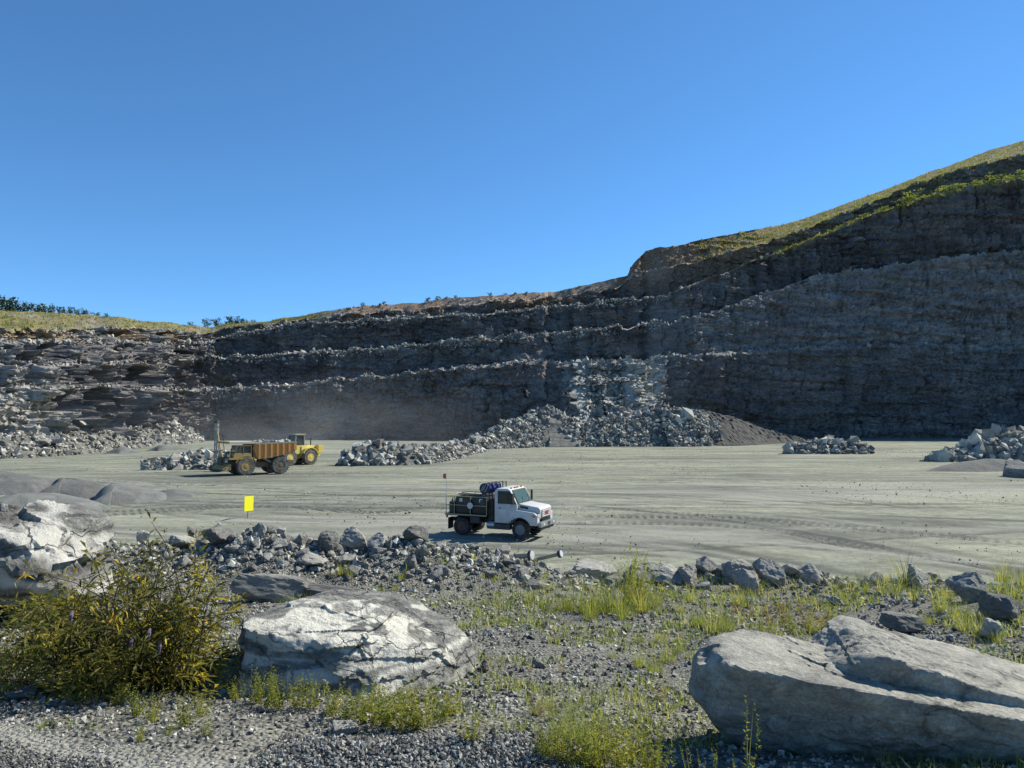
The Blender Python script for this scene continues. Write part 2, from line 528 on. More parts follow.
def build_floor():
    th_f = np.radians(np.concatenate([np.linspace(-52, -37.1, 30), np.linspace(-37, 37, 680), np.linspace(37.1, 52, 30)]))
    th_b = np.radians(np.linspace(52, 308, 60)[1:-1])
    th = np.concatenate([th_f, th_b])
    rr = np.concatenate([[0.5, 6, 12], np.geomspace(18, 130, 225), np.geomspace(131, 330, 50), [400, 600, 1000, 1800, 3000, 5000]])
    T, Rr = np.meshgrid(th, rr)
    X, Y = Rr * np.sin(T), Rr * np.cos(T)
    z = floor_z(X, Y)
    near = (Rr < 260)
    p2 = np.stack([X, Y, np.zeros_like(X)], -1)
    z = z + near * (0.10 * fbm(p2 * (1 / 14.0), 3, 5) + 0.035 * fbm(p2 * np.array([0.35, 1.0, 1.0]), 4, 9))
    tr = np.zeros_like(X)
    for pts, hw, st, lug in TRACKS:
        d, al = seg_dist(X, Y, floor_pts(pts))
        w = 1 - sstep(hw * 0.55, hw * 1.3, d)
        if lug:
            ph = np.sin(al * 2 * math.pi / 0.44 + 2.2 * np.abs(d) / hw)
            w = w * np.where(ph > 0.0, 1.0, 0.15)
        w = w * (0.85 + 0.6 * fbm(p2 * 0.35, 3, 21))
        tr = np.maximum(tr, np.clip(w, 0, 1) * st)
        z = z - 0.05 * np.clip(w, 0, 1) * st + 0.05 * np.exp(-((d - hw * 1.5) / 0.25) ** 2) * st
    # many faint wheel marks sweeping across the pit
    PXg = CX + X / np.maximum(Y, 1) * F
    g = np.random.default_rng(77)
    palem = np.zeros_like(X)
    brk = fbm(p2 * np.array([0.05, 0.3, 1]), 3, 61)
    for k in range(110):
        y0 = 450 + 105 * g.beta(1.0, 1.3)
        sl, cu_ = g.normal(0.0, 0.018), g.normal(0.015, 0.03) * (1 + (y0 - 450) / 60)
        tt = (PXg - g.uniform(250, 520)) / 512.0
        yc = y0 + 512 * (sl * tt + cu_ * tt * np.abs(tt))
        Yc = F * CAMZ / np.maximum(yc - HORIZON, 14.0)
        hw = g.uniform(0.14, 0.34)
        x0, x1 = np.sort(g.uniform(-100, 1150, 2))
        st = g.uniform(0.45, 0.95)
        win = sstep(x0, x0 + 80, PXg) * (1 - sstep(x1 - 80, x1, PXg)) * (Y > 20)
        for o in (0.0, 1.9):
            dd = np.abs(Y - Yc - o) / np.maximum(0.35, np.minimum(1.0, 40 / np.maximum(Y, 1)))
            w = (1 - sstep(hw * 0.5, hw * 1.6 + 0.006 * Y, dd)) * win * np.clip(0.5 + 1.2 * brk + 0.4 * g.normal(), 0, 1)
            if k % 3 == 0:
                palem = np.maximum(palem, w * st)
            else:
                tr = np.maximum(tr, w * st)
            z = z - 0.03 * w
    blotch = sstep(0.12, 0.5, fbm(p2 * np.array([0.03, 0.16, 1]), 5, 33)) * 0.45 * near
    tr = np.maximum(tr, blotch)
    pale = sstep(0.2, 0.55, fbm(p2 * np.array([0.04, 0.2, 1]), 5, 44)) * 0.5
    pale = np.maximum(pale, palem)
    V = np.stack([X, Y, z], -1).reshape(-1, 3)
    mask = np.stack([tr, pale, 0 * tr], -1).reshape(-1, 3)
    o = link("pit_floor", np_mesh("pit_floor", V, grid_faces(len(rr), len(th), True)[:, ::-1], True, mask), M_FLOOR)
    tag(o, "grey green dusty floor of the quarry pit with tyre tracks", kind='structure')

build_floor()

# ------------------------------------------------------------------ quarry walls: stepped benches round the far side of the pit
def L(*pts):
    a = np.array(pts, float)
    return lambda x: np.interp(x, a[:, 0], a[:, 1])

D0 = L((-420, 95), (-300, 100), (0, 140), (60, 156), (120, 184), (155, 204), (185, 222), (215, 233), (250, 234), (300, 230), (400, 229), (548, 222), (572, 196), (640, 194), (672, 218), (800, 226), (900, 228), (1024, 222), (1200, 205), (1500, 170))
Y0 = L((-420, 470), (0, 457), (60, 453), (120, 449), (180, 444), (215, 441), (300, 440), (460, 440), (660, 441), (800, 439), (1024, 437), (1500, 442))
LINES = [  # crest lines, as measured in the photograph
    L((-400, 378), (0, 393), (60, 390), (100, 388), (180, 391), (215, 391), (260, 388), (300, 386), (340, 380.5), (420, 373), (480, 367.5), (530, 363), (545, 361), (560, 364), (620, 362), (655, 360), (700, 356), (760, 352), (820, 350), (900, 346), (1024, 349), (1500, 340)),
    L((-400, 345), (0, 368), (60, 366), (100, 364), (150, 364), (200, 359), (250, 358), (300, 353.5), (340, 354), (420, 346), (480, 340.5), (560, 334), (640, 327), (680, 322), (732, 308), (763, 295), (811, 279), (842, 273), (890, 267), (953, 259), (1024, 252), (1500, 225)),
    L((-400, 318), (0, 346), (60, 342), (100, 343), (150, 344), (200, 344), (250, 331), (300, 325), (340, 323), (420, 319), (480, 315), (560, 308), (640, 300), (660, 298), (700, 284), (732, 271), (763, 259), (795, 249), (842, 229), (871, 217), (902, 207), (934, 199), (972, 190), (1024, 179), (1500, 110)),
    L((-400, 298), (0, 331), (50, 332), (100, 330), (110, 327), (160, 331), (200, 335), (250, 325), (300, 321), (340, 316), (380, 312), (420, 311), (480, 304), (560, 298), (600, 292), (622, 286), (632, 277), (650, 270), (700, 262), (751, 247), (795, 235), (842, 217), (871, 206), (920, 185), (962, 171), (1024, 157), (1500, 70)),
    L((-400, 285), (0, 311), (50, 313), (100, 316), (150, 321), (200, 327), (250, 322), (300, 316), (320, 312), (340, 308), (380, 305), (420, 303), (440, 299), (480, 296), (520, 294), (560, 291), (600, 282), (618, 278), (628, 276), (634, 264), (647, 251), (711, 238), (760, 229), (802, 220), (839, 208), (893, 188), (962, 163), (1024, 142), (1500, 30)),
]
SETB = [L((0, 5), (545, 5), (570, 29), (645, 28), (672, 7), (1024, 9)),
        L((0, 4), (640, 4), (720, 8), (1024, 8)),
        L((0, 4), (1024, 5)),
        L((0, 3), (640, 3), (1024, 5)),
        L((0, 45), (200, 30), (300, 6), (620, 5), (700, 12), (900, 30), (1024, 34))]
BENCH = [L((0, 7), (200, 9), (640, 9), (700, 3), (1024, 3)),
         L((0, 6), (200, 9), (640, 9), (720, 4), (1024, 5)),
         L((0, 5), (200, 8), (640, 8), (760, 5), (1024, 13)),
         L((0, 6), (300, 7), (640, 6), (1024, 8))]
NROW = [80, 5, 50, 5, 48, 5, 38, 5, 30]
CL = {}

def build_cliff():
    px = np.concatenate([np.arange(-420, -36, 4.0), np.arange(-36, 1062, 1.0), np.arange(1062, 1460, 4.0)])
    nc = len(px)
    rx, _ = ray(px, 400.0)
    d = D0(px)
    lines = []                                        # (Y, Z) of every guide line
    def at(y, Y):
        _, rz = ray(px, y)
        return CAMZ + rz * Y
    lines.append((d - 2.0, np.full(nc, -3.0)))        # footing below the floor
    lines.append((d, at(Y0(px), d)))
    jag = [fbm(np.stack([px / 14.0, px * 0 + k * 9.1, px * 0], -1), 3, 50 + k) for k in range(5)]
    for k in range(5):
        amp = 3.2 if k < 4 else 1.6
        y = LINES[k](px) + jag[k] * amp * np.where(px > 690, 0.6, 1.0)
        d = d + SETB[k](px)
        lines.append((d.copy(), at(y, d)))
        if k < 4:
            d = d + BENCH[k](px)
            zc = lines[-1][1]
            lines.append((d.copy(), zc + 0.3 + 0.05 * BENCH[k](px)))
    lines.append((d + 60, lines[-1][1] - 2))
    lines.append((d + 420, lines[-1][1] * 0 - 1))
    nrow = [3] + NROW + [5, 3]
    rowsY, rowsZ, seg, frac = [], [], [], []
    for k, n in enumerate(nrow):
        (ya, za), (yb, zb) = lines[k], lines[k + 1]
        for i in range(n):
            t = i / n
            rowsY.append(ya + (yb - ya) * t)
            rowsZ.append(za + (zb - za) * t)
            seg.append(k); frac.append(t)
    rowsY.append(lines[-1][0]); rowsZ.append(lines[-1][1]); seg.append(len(nrow)); frac.append(0)
    Yg, Zg = np.array(rowsY), np.array(rowsZ)
    Xg = rx[None, :] * Yg
    seg, frac = np.array(seg), np.array(frac)
    # outward normal of the plan curve, smoothed
    bx, by = rx * D0(px), D0(px)
    k = np.ones(41) / 41
    sm = lambda a: np.convolve(np.pad(a, 20, mode='edge'), k, 'valid')
    tx, ty = np.gradient(sm(bx)), np.gradient(sm(by))
    tl = np.hypot(tx, ty)
    nx, ny = ty / tl, -tx / tl
    u = np.concatenate([[0], np.cumsum(np.hypot(np.diff(bx), np.diff(by)))])
    U = np.broadcast_to(u, Yg.shape)
    PX = np.broadcast_to(px, Yg.shape)
    SG = np.broadcast_to(seg[:, None], Yg.shape)
    FR = np.broadcast_to(frac[:, None], Yg.shape)
    face = np.isin(SG, [1, 3, 5, 7]) * 1.0
    bench = np.isin(SG, [2, 4, 6, 8]) * 1.0
    top = (SG >= 9) * 1.0
    left = 1 - sstep(185, 225, PX)
    right = sstep(650, 720, PX)
    casc = sstep(555, 580, PX) * (1 - sstep(650, 668, PX)) * (SG <= 2)
    low = (SG <= 1) * 1.0
    zt = Zg + 0.06 * U + 2.0 * fbm(np.stack([U / 30, Zg / 30, U * 0], -1), 3, 60)
    q = lambda a, b: np.stack([U / a, zt / b, Yg / 60.0], -1)
    big = fbm(q(34, 45), 3, 61) * 4.0 + left * (2.6 * blocks(q(17, 12), 12, 0.9) + 2.0 * fbm(q(9, 9), 3, 62))
    thin = blocks(q(30, 0.8), 13, 0.1)
    b1 = blocks(q(8, 4.5) + 0.25 * np.stack([fbm(q(3, 3), 2, 70)] * 3, -1), 2)
    b2 = blocks(q(3.0, 1.5), 3)
    b3 = blocks(q(1.2, 0.7), 4)
    lay = blocks(q(22, 1.9), 5, 0.15)
    jnt = blocks(q(4.5, 9) + 0.2 * np.stack([fbm(q(3, 3), 2, 72)] * 3, -1), 14, 0.9)
    colm = blocks(q(2.6, 16), 6, 0.5)
    fine = fbm(q(0.9, 0.9), 3, 71)
    nose = (SG == 9) * sstep(612, 628, PX) * (1 - sstep(720, 800, PX))
    face = face + 0.8 * nose
    top = top - nose
    A = 0.85 + 1.0 * left + 0.15 * right + 0.9 * casc
    disp = face * A * ((0.9 * b1 + 0.55 * b2) * (1 - 0.45 * right) + 0.28 * b3 + (0.55 + 0.25 * right) * lay * (1 - left * 0.8) + 0.3 * right * thin + (0.35 + 0.55 * left + 0.2 * right) * jnt) + face * colm * (0.45 + 1.3 * left * (SG <= 3) + 0.5 * (SG == 5) * right) \
        + (face + bench * 0.8) * big * (0.8 + 0.4 * left) + (1 - top) * 0.2 * fine
    for cx, cy, w, hgt, dep in ((103, 1, 15, 0.62, 17), (146, 1, 15, 0.62, 17), (30, 0, 14, .5, 4), (66, 0, 8, 0.7, 11), (92, 0, 7, 0.6, 8), (125, 0, 8, 0.7, 12), (163, 0, 9, 0.7, 12), (30, 2, 18, .5, 5), (122, 3, 12, .5, 5), (160, 3, 9, .4, 5), (190, 1, 10, .5, 5), (45, 1, 10, .5, 4)):
        s = cy * 2 + 1                                 # alcoves in the broken wall at the left
        disp = disp - dep * np.exp(-(((PX - cx) / w) ** 4)) * (SG == s) * np.clip(1 - np.abs((FR - 0.5) / hgt) ** 4, 0, 1)
    disp = disp + 4.0 * np.exp(-((PX - 856) / 12.0) ** 2) * (SG == 5) * (0.5 + 0.5 * b1)
    disp = disp - 3.0 * np.exp(-((PX - 373) / 14.0) ** 4) * (SG == 1) * np.clip(1 - FR * 1.05, 0, 1)
    disp = disp * sstep(0, 1.0, np.where(SG == 0, FR, 1.0))
    X = Xg + nx * disp
    Y = Yg + ny * disp
    Z = Zg + bench * (0.5 * blocks(np.stack([U / 2.2, Yg / 2.2, U * 0], -1), 8) + 0.35) + face * 0.25 * b3
    gn = fbm(np.stack([U / 9, Yg / 9, U * 0], -1), 4, 80)
    Z = Z + top * 0.5 * gn * (SG < 11)
    # what the surface is: grass, brown overburden, pale broken rock
    n = fbm(np.stack([U / 12, Zg / 12, Yg / 20], -1), 4, 90)
    gl = (1 - sstep(290, 335, PX))
    gr = sstep(690, 800, PX)
    grass = (SG >= 9) * (gl + gr * 1.0) + (SG == 8) * gl * 0.6 + np.isin(SG, [6, 8]) * gr + (SG == 7) * (0.30 * gr + 0.15 * gl) + (SG == 5) * gr * sstep(0.9, 1.0, FR) * 0.7
    grass = np.clip(grass * (0.75 + 1.1 * n) * 1.15, 0, 1)
    soil = (SG == 7) * (0.8 * left * sstep(-0.15, 0.15, n) + 0.5 * sstep(620, 650, PX) * (1 - sstep(800, 860, PX))) \
        + (SG >= 8) * sstep(330, 360, PX) * (1 - sstep(800, 860, PX)) * (0.55 + 0.9 * n) + (SG == 9) * 0.2 \
        + (SG == 7) * sstep(330, 360, PX) * (1 - sstep(560, 600, PX)) * 0.7 * sstep(0.0, 0.2, n)
    soil = np.clip(soil, 0, 0.9)
    pale = (SG == 1) * (0.75 * (1 - sstep(45, 75, PX))) + (SG == 3) * 0.5 * (1 - sstep(30, 60, PX)) + 0.95 * casc + 0.4 * bench * (1 - right) * (1 - 0.5 * left) + bench * 0.2
    pale = pale + right * (0.05 * (SG == 3) + 0.05 * (SG == 1) * FR)
    stain = sstep(0.18, 0.4, fbm(np.stack([U / 1.6, Zg / 30, U * 0], -1), 3, 93)) * sstep(-0.1, 0.2, fbm(np.stack([U / 12, Zg / 14, U * 0], -1), 2, 94))
    pale = pale + 0.3 * stain * (SG == 5) * right
    soil = soil + nose * 0.35
    pale = np.clip(pale * (0.8 + 0.8 * n), 0, 1)
    V = np.stack([X, Y, Z], -1)
    darken = face * left * 0.3 * sstep(40, 70, PX) + face * (1 - left) * (0.78 - 0.38 * right - 0.25 * (SG == 1) * (1 - right)) * (1 - casc) + (SG == 5) * sstep(690, 780, PX) * 0.62 + 0.35 * right * (SG == 1) * (1 - FR) + (SG == 7) * right * 0.2  # how much the rock colour is darkened, mostly on steep faces
    darken = np.clip(darken * (0.9 + 0.9 * n) - 0.25 * (SG == 3) * right, 0, 1) * (1 - np.clip(grass, 0, 1))
    mask = np.stack([grass, soil, pale, darken], -1).reshape(-1, 4)
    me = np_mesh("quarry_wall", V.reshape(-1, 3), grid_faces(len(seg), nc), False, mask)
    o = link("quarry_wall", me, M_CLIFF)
    tag(o, "stepped grey rock benches of the quarry wall round the pit", kind='structure')
    CL.update(V=V, px=px, seg=seg, frac=frac)

build_cliff()

def cliff_pts(seg, f0, f1, p0, p1, n):
    """random surface points on one strip of the quarry wall"""
    rows = np.where((CL['seg'] == seg) & (CL['frac'] >= f0) & (CL['frac'] <= f1))[0]
    cols = np.where((CL['px'] >= p0) & (CL['px'] <= p1))[0]
    r = rng.choice(rows, n)
    c = rng.choice(cols, n)
    return CL['V'][r, c]

# ------------------------------------------------------------------ rocks
def rock_shape(seed, sub=2, planes=11, rough=0.05, flat=1.0):
    g = np.random.default_rng(seed)
    v, f = ico(sub)
    r = np.full(len(v), 1.25)
    for _ in range(planes):
        n = g.normal(size=3); n /= np.linalg.norm(n)
        dd = g.uniform(0.5, 0.95)
        c = v @ n
        r = np.minimum(r, np.where(c > 0.05, dd / np.maximum(c, 0.05), 9))
    r = r * (1 + rough * fbm(v * 3.1 + seed, 3, seed % 50))
    v = v * r[:, None] * np.array([1.0, g.uniform(0.6, 0.95), g.uniform(0.45, 0.8) * flat])
    return v / np.abs(v).max(), f

SMALL = [rock_shape(100 + i, 1, 9, 0.1) for i in range(8)]
TINY = []
for i in range(6):
    v, f = ico(1)
    g = np.random.default_rng(300 + i)
    bm_keep = np.array([[0, 0, 1], [1, 0, .2], [.3, .95, .1], [-.8, .6, -.1], [-.8, -.6, .2], [.3, -.95, -.1], [0, 0, -1]], float) * g.uniform(0.55, 1.1, (7, 1)) + g.normal(scale=0.12, size=(7, 3))
    ff = [[0, 1 + k, 1 + (k + 1) % 5] for k in range(5)] + [[6, 1 + (k + 1) % 5, 1 + k] for k in range(5)]
    TINY.append((bm_keep, np.array(ff)))

def euler_mats(n, flat=False):
    a = rng.uniform(0, 2 * math.pi, n)
    b = rng.normal(scale=0.5, size=n) if flat else rng.uniform(0, 2 * math.pi, n)
    c = rng.normal(scale=0.4, size=n) if flat else rng.uniform(-1.5, 1.5, n)
    ca, sa, cb, sb, cc, sk = np.cos(a), np.sin(a), np.cos(b), np.sin(b), np.cos(c), np.sin(c)
    z0, o1 = np.zeros(n), np.ones(n)
    Rz = np.stack([np.stack([ca, -sa, z0], -1), np.stack([sa, ca, z0], -1), np.stack([z0, z0, o1], -1)], 1)
    Ry = np.stack([np.stack([cb, z0, sb], -1), np.stack([z0, o1, z0], -1), np.stack([-sb, z0, cb], -1)], 1)
    Rx = np.stack([np.stack([o1, z0, z0], -1), np.stack([z0, cc, -sk], -1), np.stack([z0, sk, cc], -1)], 1)
    return Rz @ Ry @ Rx

def scatter(name, pts, size, shapes, mat, label, sink=0.15, flat=True, tone=None):
    """many loose stones joined into one 'stuff' mesh; the mask's red channel is each stone's own tone"""
    n = len(pts)
    which = rng.integers(0, len(shapes), n)
    VV, FF, MM, off = [], [], [], 0
    mats = euler_mats(n, flat)
    tone = rng.uniform(0, 1, n) if tone is None else tone
    for k, (v, f) in enumerate(shapes):
        idx = np.where(which == k)[0]
        if not len(idx): continue
        sc3 = size[idx, None] * rng.uniform(0.7, 1.2, (len(idx), 3))
        w = np.einsum('nij,vj->nvi', mats[idx], v) * sc3[:, None, :]
        w = w + pts[idx, None, :] + np.array([0, 0, 1.0]) * (size[idx, None, None] * (0.5 - sink))
        VV.append(w.reshape(-1, 3))
        FF.append((f[None] + (np.arange(len(idx)) * len(v))[:, None, None] + off).reshape(-1, 3))
        MM.append(np.repeat(tone[idx], len(v)))
        off += len(idx) * len(v)
    m = np.concatenate(MM)
    o = link(name, np_mesh(name, np.concatenate(VV), np.concatenate(FF), False, np.stack([m, m, m], -1)), mat)
    return tag(o, label, kind='stuff')

def mat_stones(name, dark, mid, light, sc_=2.0):
    t = NT(name)
    r, g, b = t.mask()
    p = t.pos()
    n = t.noise(p, sc_, 5, 0.65)
    c = t.ramp(r, [(0.0, dark), (0.45, mid), (0.85, light), (1.0, tuple(min(1, x * 1.3) for x in light))])
    c = t.mix(0.7, c, t.ramp(n, [(0.3, 0.6), (0.5, 1.0), (0.7, 1.3)]), 'MULTIPLY')
    return t.done(c, 0.92, t.bump(n, 0.5, 0.05), 0.2, 0.0, 0.82)

M_RUBBLE = mat_stones("rubble_stone", (0.13, 0.132, 0.13), (0.28, 0.28, 0.265), (0.50, 0.495, 0.455), 1.1)
M_GRAVEL = mat_stones("gravel_stone", (0.06, 0.062, 0.064), (0.22, 0.223, 0.218), (0.5, 0.5, 0.465), 14.0)
BOULDERS = [rock_shape(500 + i, 3, 12, 0.07) for i in range(12)]
BOULDER_ME = []
M_BOULDER = rock_mat("grey_boulder_stone", (0.16, 0.163, 0.163), (0.30, 0.30, 0.288), (0.50, 0.495, 0.46), 2.4, 0.7, 0.06, band=(1.0, 1.0, 2.2), rand=0.3)
for i, (v, f) in enumerate(BOULDERS):
    me = np_mesh("boulder_stone", v, f)
    me.materials.append(M_BOULDER)
    BOULDER_ME.append(me)

def put_rock(name, loc, size, label, group, cat="rock", rot=None, scale=(1, 1, 1), me=None):
    o = bpy.data.objects.new(name, me or random.choice(BOULDER_ME))
    col.objects.link(o)
    o.location = loc
    o.rotation_euler = rot or (random.gauss(0, 0.35), random.gauss(0, 0.35), random.uniform(0, 6.28))
    o.scale = [size * s for s in scale]
    return tag(o, label, cat, group)

# loose rock along every bench crest
def bench_rubble():
    P, S = [], []
    for k, (seg, n) in enumerate(((2, 4200), (4, 4200), (6, 4600))):
        p = np.concatenate([cliff_pts(seg, 0.0, 0.35, 185, 665, n), cliff_pts(seg - 1, 0.8, 1.0, 185, 665, n // 2)])
        cl = fbm(np.stack([p[:, 0] / 9, p[:, 1] / 9, p[:, 2] * 0 + k], -1), 3, 91)
        p = p[cl + 0.25 * rng.normal(size=len(p)) > 0.05]
        P.append(p); S.append(rng.gamma(1.6, 0.13, len(p)) + 0.07)
        p = cliff_pts(seg, 0.0, 0.6, 665, 1060, 70)
        P.append(p); S.append(rng.gamma(3.0, 0.12, len(p)) + 0.12)
    p = cliff_pts(1, 0.1, 1.0, 562, 662, 450)
    P.append(p); S.append(rng.gamma(1.8, 0.17, len(p)) + 0.1)
    p = np.concatenate([cliff_pts(s, 0.0, 1.0, -60, 200, 380) for s in (1, 2, 3, 4, 5, 6, 7)])
    P.append(p); S.append(rng.gamma(1.6, 0.14, len(p)) + 0.08)
    p = cliff_pts(9, 0.0, 1.0, 330, 620, 150)
    P.append(p); S.append(rng.gamma(2.5, 0.14, len(p)) + 0.12)
    scatter("bench_rubble", np.concatenate(P), np.concatenate(S), TINY, M_RUBBLE, "loose broken rock lying along the quarry bench edges")

bench_rubble()

# heaps: a ridge with its own crest line and slopes of loose rock
def ridge(name, crest, slope=0.62, rough=0.5, label="", mat=None, bl=(2.2, 0.6), nu=120, nv=46, cat="rock pile", smooth=False, rnd=0.5, group=None):
    """crest: list of (px, py, Y). Returns a sampler of surface points."""
    c = np.array(crest, float)
    W = P3(c[:, 0], c[:, 1], c[:, 2])
    t = np.linspace(0, 1, nu)
    s = np.linspace(0, 1, len(W))
    cx, cy, cz = (np.interp(t, s, W[:, i]) for i in range(3))
    ker = np.ones(15) / 15 if smooth else np.ones(7) / 7
    if smooth:
        k2 = np.ones(17) / 17
        cx, cy = (np.convolve(np.pad(q_, 8, mode='reflect', reflect_type='odd'), k2, 'valid') for q_ in (cx, cy))
    fz = floor_z(cx, cy)
    hgt = np.maximum(cz - fz, 0.05)
    e = np.minimum(t, 1 - t)
    hgt = hgt * sstep(0.0, 0.3 if smooth else 0.07, e) ** 0.7 + 0.02
    hgt = np.convolve(np.pad(hgt, len(ker) // 2, mode='edge'), ker, 'valid')
    tx, ty = np.gradient(cx), np.gradient(cy)
    tl = np.hypot(tx, ty)
    nx, ny = ty / tl, -tx / tl
    v = np.linspace(-1, 1, nv)
    half = hgt / slope + 0.4
    A = v[:, None] * half[None, :]
    X = cx + nx * A
    Y = cy + ny * A
    prof = 1 - np.abs(v)
    prof = np.where(np.abs(v) < rnd, 1 - rnd / 2 - v * v / (2 * rnd), prof) if rnd > 0 else prof
    prof = prof / prof.max()
    Z = floor_z(X, Y) - 0.25 + hgt[None, :] * prof[:, None]
    q = np.stack([X, Y, Z], -1)
    Z = Z + (prof[:, None] ** 0.5) * rough * (0.9 * fbm(q / 4.0, 3, 7) + bl[1] * blocks(q / bl[0], 9))
    Z[0] -= 0.5; Z[-1] -= 0.5
    o = link(name, np_mesh(name, np.stack([X, Y, Z], -1).reshape(-1, 3), grid_faces(nv, nu), smooth), mat or M_PILE)
    tag(o, label, cat, group)
    def sample(n, lo=0.05, hi=0.95, v0=0.35, v1=1.0):
        i = rng.integers(int(nv * v0), max(int((nv - 1) * v1), int(nv * v0) + 1), n)
        j = rng.integers(int(nu * lo), int((nu - 1) * hi) + 1, n)
        return np.stack([X[i, j], Y[i, j], Z[i, j]], -1)
    return sample

PILE = ridge("rubble_pile", [(430, 452, 138), (455, 446, 146), (480, 437, 156), (500, 429, 164), (520, 421, 172), (536, 413, 177), (548, 407, 179), (562, 416, 178), (580, 424, 176), (600, 422, 176), (630, 418, 178), (655, 407, 181), (680, 409, 181), (698, 414, 181), (712, 420, 180), (726, 436, 180)],
             0.6, 0.75, "long heap of blasted grey rock against the foot of the back wall", nu=320, nv=80, bl=(1.6, 0.7))
p = PILE(14000)
scatter("pile_rubble", p, rng.gamma(1.3, 0.15, len(p)) + 0.06, TINY, M_RUBBLE, "broken rock covering the long heap below the back wall", tone=rng.uniform(0, 1, len(p)) ** 1.05)
for q in PILE(46, v0=0.45, v1=0.97):
    put_rock("pile_boulder", q + np.array([0, 0, 0.3]), random.uniform(0.55, 1.05), "large angular grey block lying on the long blasted rock heap", "blocks on the long blasted rock heap")
ridge("gravel_heap", [(640, 425, 184), (668, 414, 185), (694, 409, 186), (706, 410, 187), (722, 414, 188), (745, 422, 190), (770, 430, 191), (795, 437, 192), (815, 440, 193), (840, 441, 194)], 0.55, 0.35,
      "smooth dark gravel heap sloping down beside the long rock heap", M_DARKHEAP, nu=140, bl=(1.0, 0.8), cat="gravel heap", smooth=False)
for nm, cr, lab, n, nb, sz, blab in (
        ("rubble_pile", [(338, 461, 93), (350, 454, 95), (365, 448, 97), (385, 446, 98), (400, 448, 98), (420, 449, 102), (440, 447, 112), (458, 449, 124), (476, 452, 134), (488, 456, 140)], "low pale heap of broken rock between the yellow loader and the long heap", 2200, 12, 0.22, "angular block on the low pale heap right of the yellow loader"),
        ("rubble_pile", [(782, 452, 130), (792, 446, 131), (805, 443, 131), (825, 440, 132), (850, 441, 132), (864, 445, 131), (874, 452, 130)], "small pale heap of blocks in front of the right wall", 600, 20, 0.3, "pale block in the small heap in front of the right wall"),
        ("rubble_pile", [(920, 460, 104), (945, 456, 105), (962, 448, 106), (978, 440, 107), (996, 433, 108), (1024, 434, 108), (1060, 436, 108), (1090, 446, 107)], "pale rock heap at the right end of the pit floor", 2200, 26, 0.3, "pale block on the heap at the right end of the pit floor"),
        ("rubble_pile", [(140, 466, 86), (155, 461, 87), (175, 457, 88), (195, 453, 89), (220, 452, 90), (238, 460, 90)], "low heap of pale stones behind the rusty dump truck", 1500, 8, 0.2, "pale stone on the low heap behind the rusty dump truck")):
    smp = ridge(nm, cr, 0.62, 0.4, lab, nu=90, bl=(1.1, 0.6))
    p = smp(int(n * 1.5))
    scatter("pile_rubble", p, rng.gamma(1.3, sz * 0.6, len(p)) + 0.05, TINY, M_RUBBLE, "loose stones of the " + lab)
    for q in smp(nb, v0=0.45):
        put_rock("pile_boulder", q + np.array([0, 0, 0.15]), random.uniform(0.35, 0.7) * (1.25 if sz > 0.25 else 0.8), blab, "blocks: " + blab)
smp = ridge("talus_heap", [(-160, 446, 118), (-60, 440, 128), (0, 437, 136), (50, 436, 150), (100, 434, 174), (140, 430, 194), (165, 424, 208), (183, 430, 216), (200, 440, 224)], 0.55, 1.0,
            "long dark talus of broken rock along the foot of the left wall", nu=300, nv=50, bl=(2.0, 0.7))
p = smp(3200, 0.2, 0.99, 0.4)
scatter("talus_rubble", p, rng.gamma(1.4, 0.17, len(p)) + 0.07, TINY, M_RUBBLE, "broken rock on the talus below the left wall")
ridge("gravel_heap", [(100, 453, 150), (115, 447, 151), (124, 445, 152), (134, 448, 152), (146, 453, 152)], 0.5, 0.12, "small pale gravel cone in front of the left talus", M_GRAVELHEAP, nu=40, smooth=True, cat="gravel heap", bl=(1.5, 0.1))
ridge("gravel_heap", [(143, 452, 158), (155, 445, 160), (163, 443, 160), (174, 445, 161), (196, 450, 161)], 0.45, 0.12, "larger pale gravel cone left of the dump truck", M_GRAVELHEAP, nu=40, smooth=True, cat="gravel heap", bl=(1.5, 0.1))
# smooth gravel mounds on the pit floor at the left
ridge("gravel_mound", [(-60, 470, 58), (-20, 467, 60), (10, 470, 60), (40, 474, 59), (62, 482, 58)], 0.36, 0.45, "grey gravel mound behind the others at the left edge of the pit floor", M_GRAVELHEAP, nu=70, smooth=True, cat="gravel mound", bl=(1.5, 0.15), rnd=0.7)
ridge("gravel_mound", [(42, 482, 54), (55, 475, 54.5), (72, 474, 55), (90, 480, 54), (112, 493, 52)], 0.4, 0.36, "steep grey gravel mound with a dark left flank left of the yellow sign", M_GRAVELHEAP, nu=70, smooth=True, cat="gravel mound", bl=(1.5, 0.12), rnd=0.6)
ridge("gravel_mound", [(84, 489, 51.5), (105, 481, 52), (124, 480, 52.5), (140, 486, 52), (158, 497, 51)], 0.34, 0.32, "rounded light grey gravel mound nearest the yellow sign", M_GRAVELHEAP, nu=70, smooth=True, cat="gravel mound", bl=(1.5, 0.12), rnd=0.7)
ridge("gravel_mound", [(-40, 492, 47), (10, 488, 47.5), (50, 491, 47.5), (85, 499, 47), (108, 508, 46)], 0.28, 0.32, "wide low gravel mound beside the tyre tracks at the left", M_GRAVELHEAP, nu=70, smooth=True, cat="gravel mound", bl=(1.5, 0.12), rnd=0.8)
ridge("gravel_mound", [(140, 493, 55), (160, 487, 56), (178, 486, 56), (205, 491, 57), (235, 497, 56)], 0.2, 0.18, "flat spread of grey gravel behind the yellow sign", M_GRAVELHEAP, nu=60, smooth=True, cat="gravel mound", bl=(1.5, 0.1), rnd=0.8)
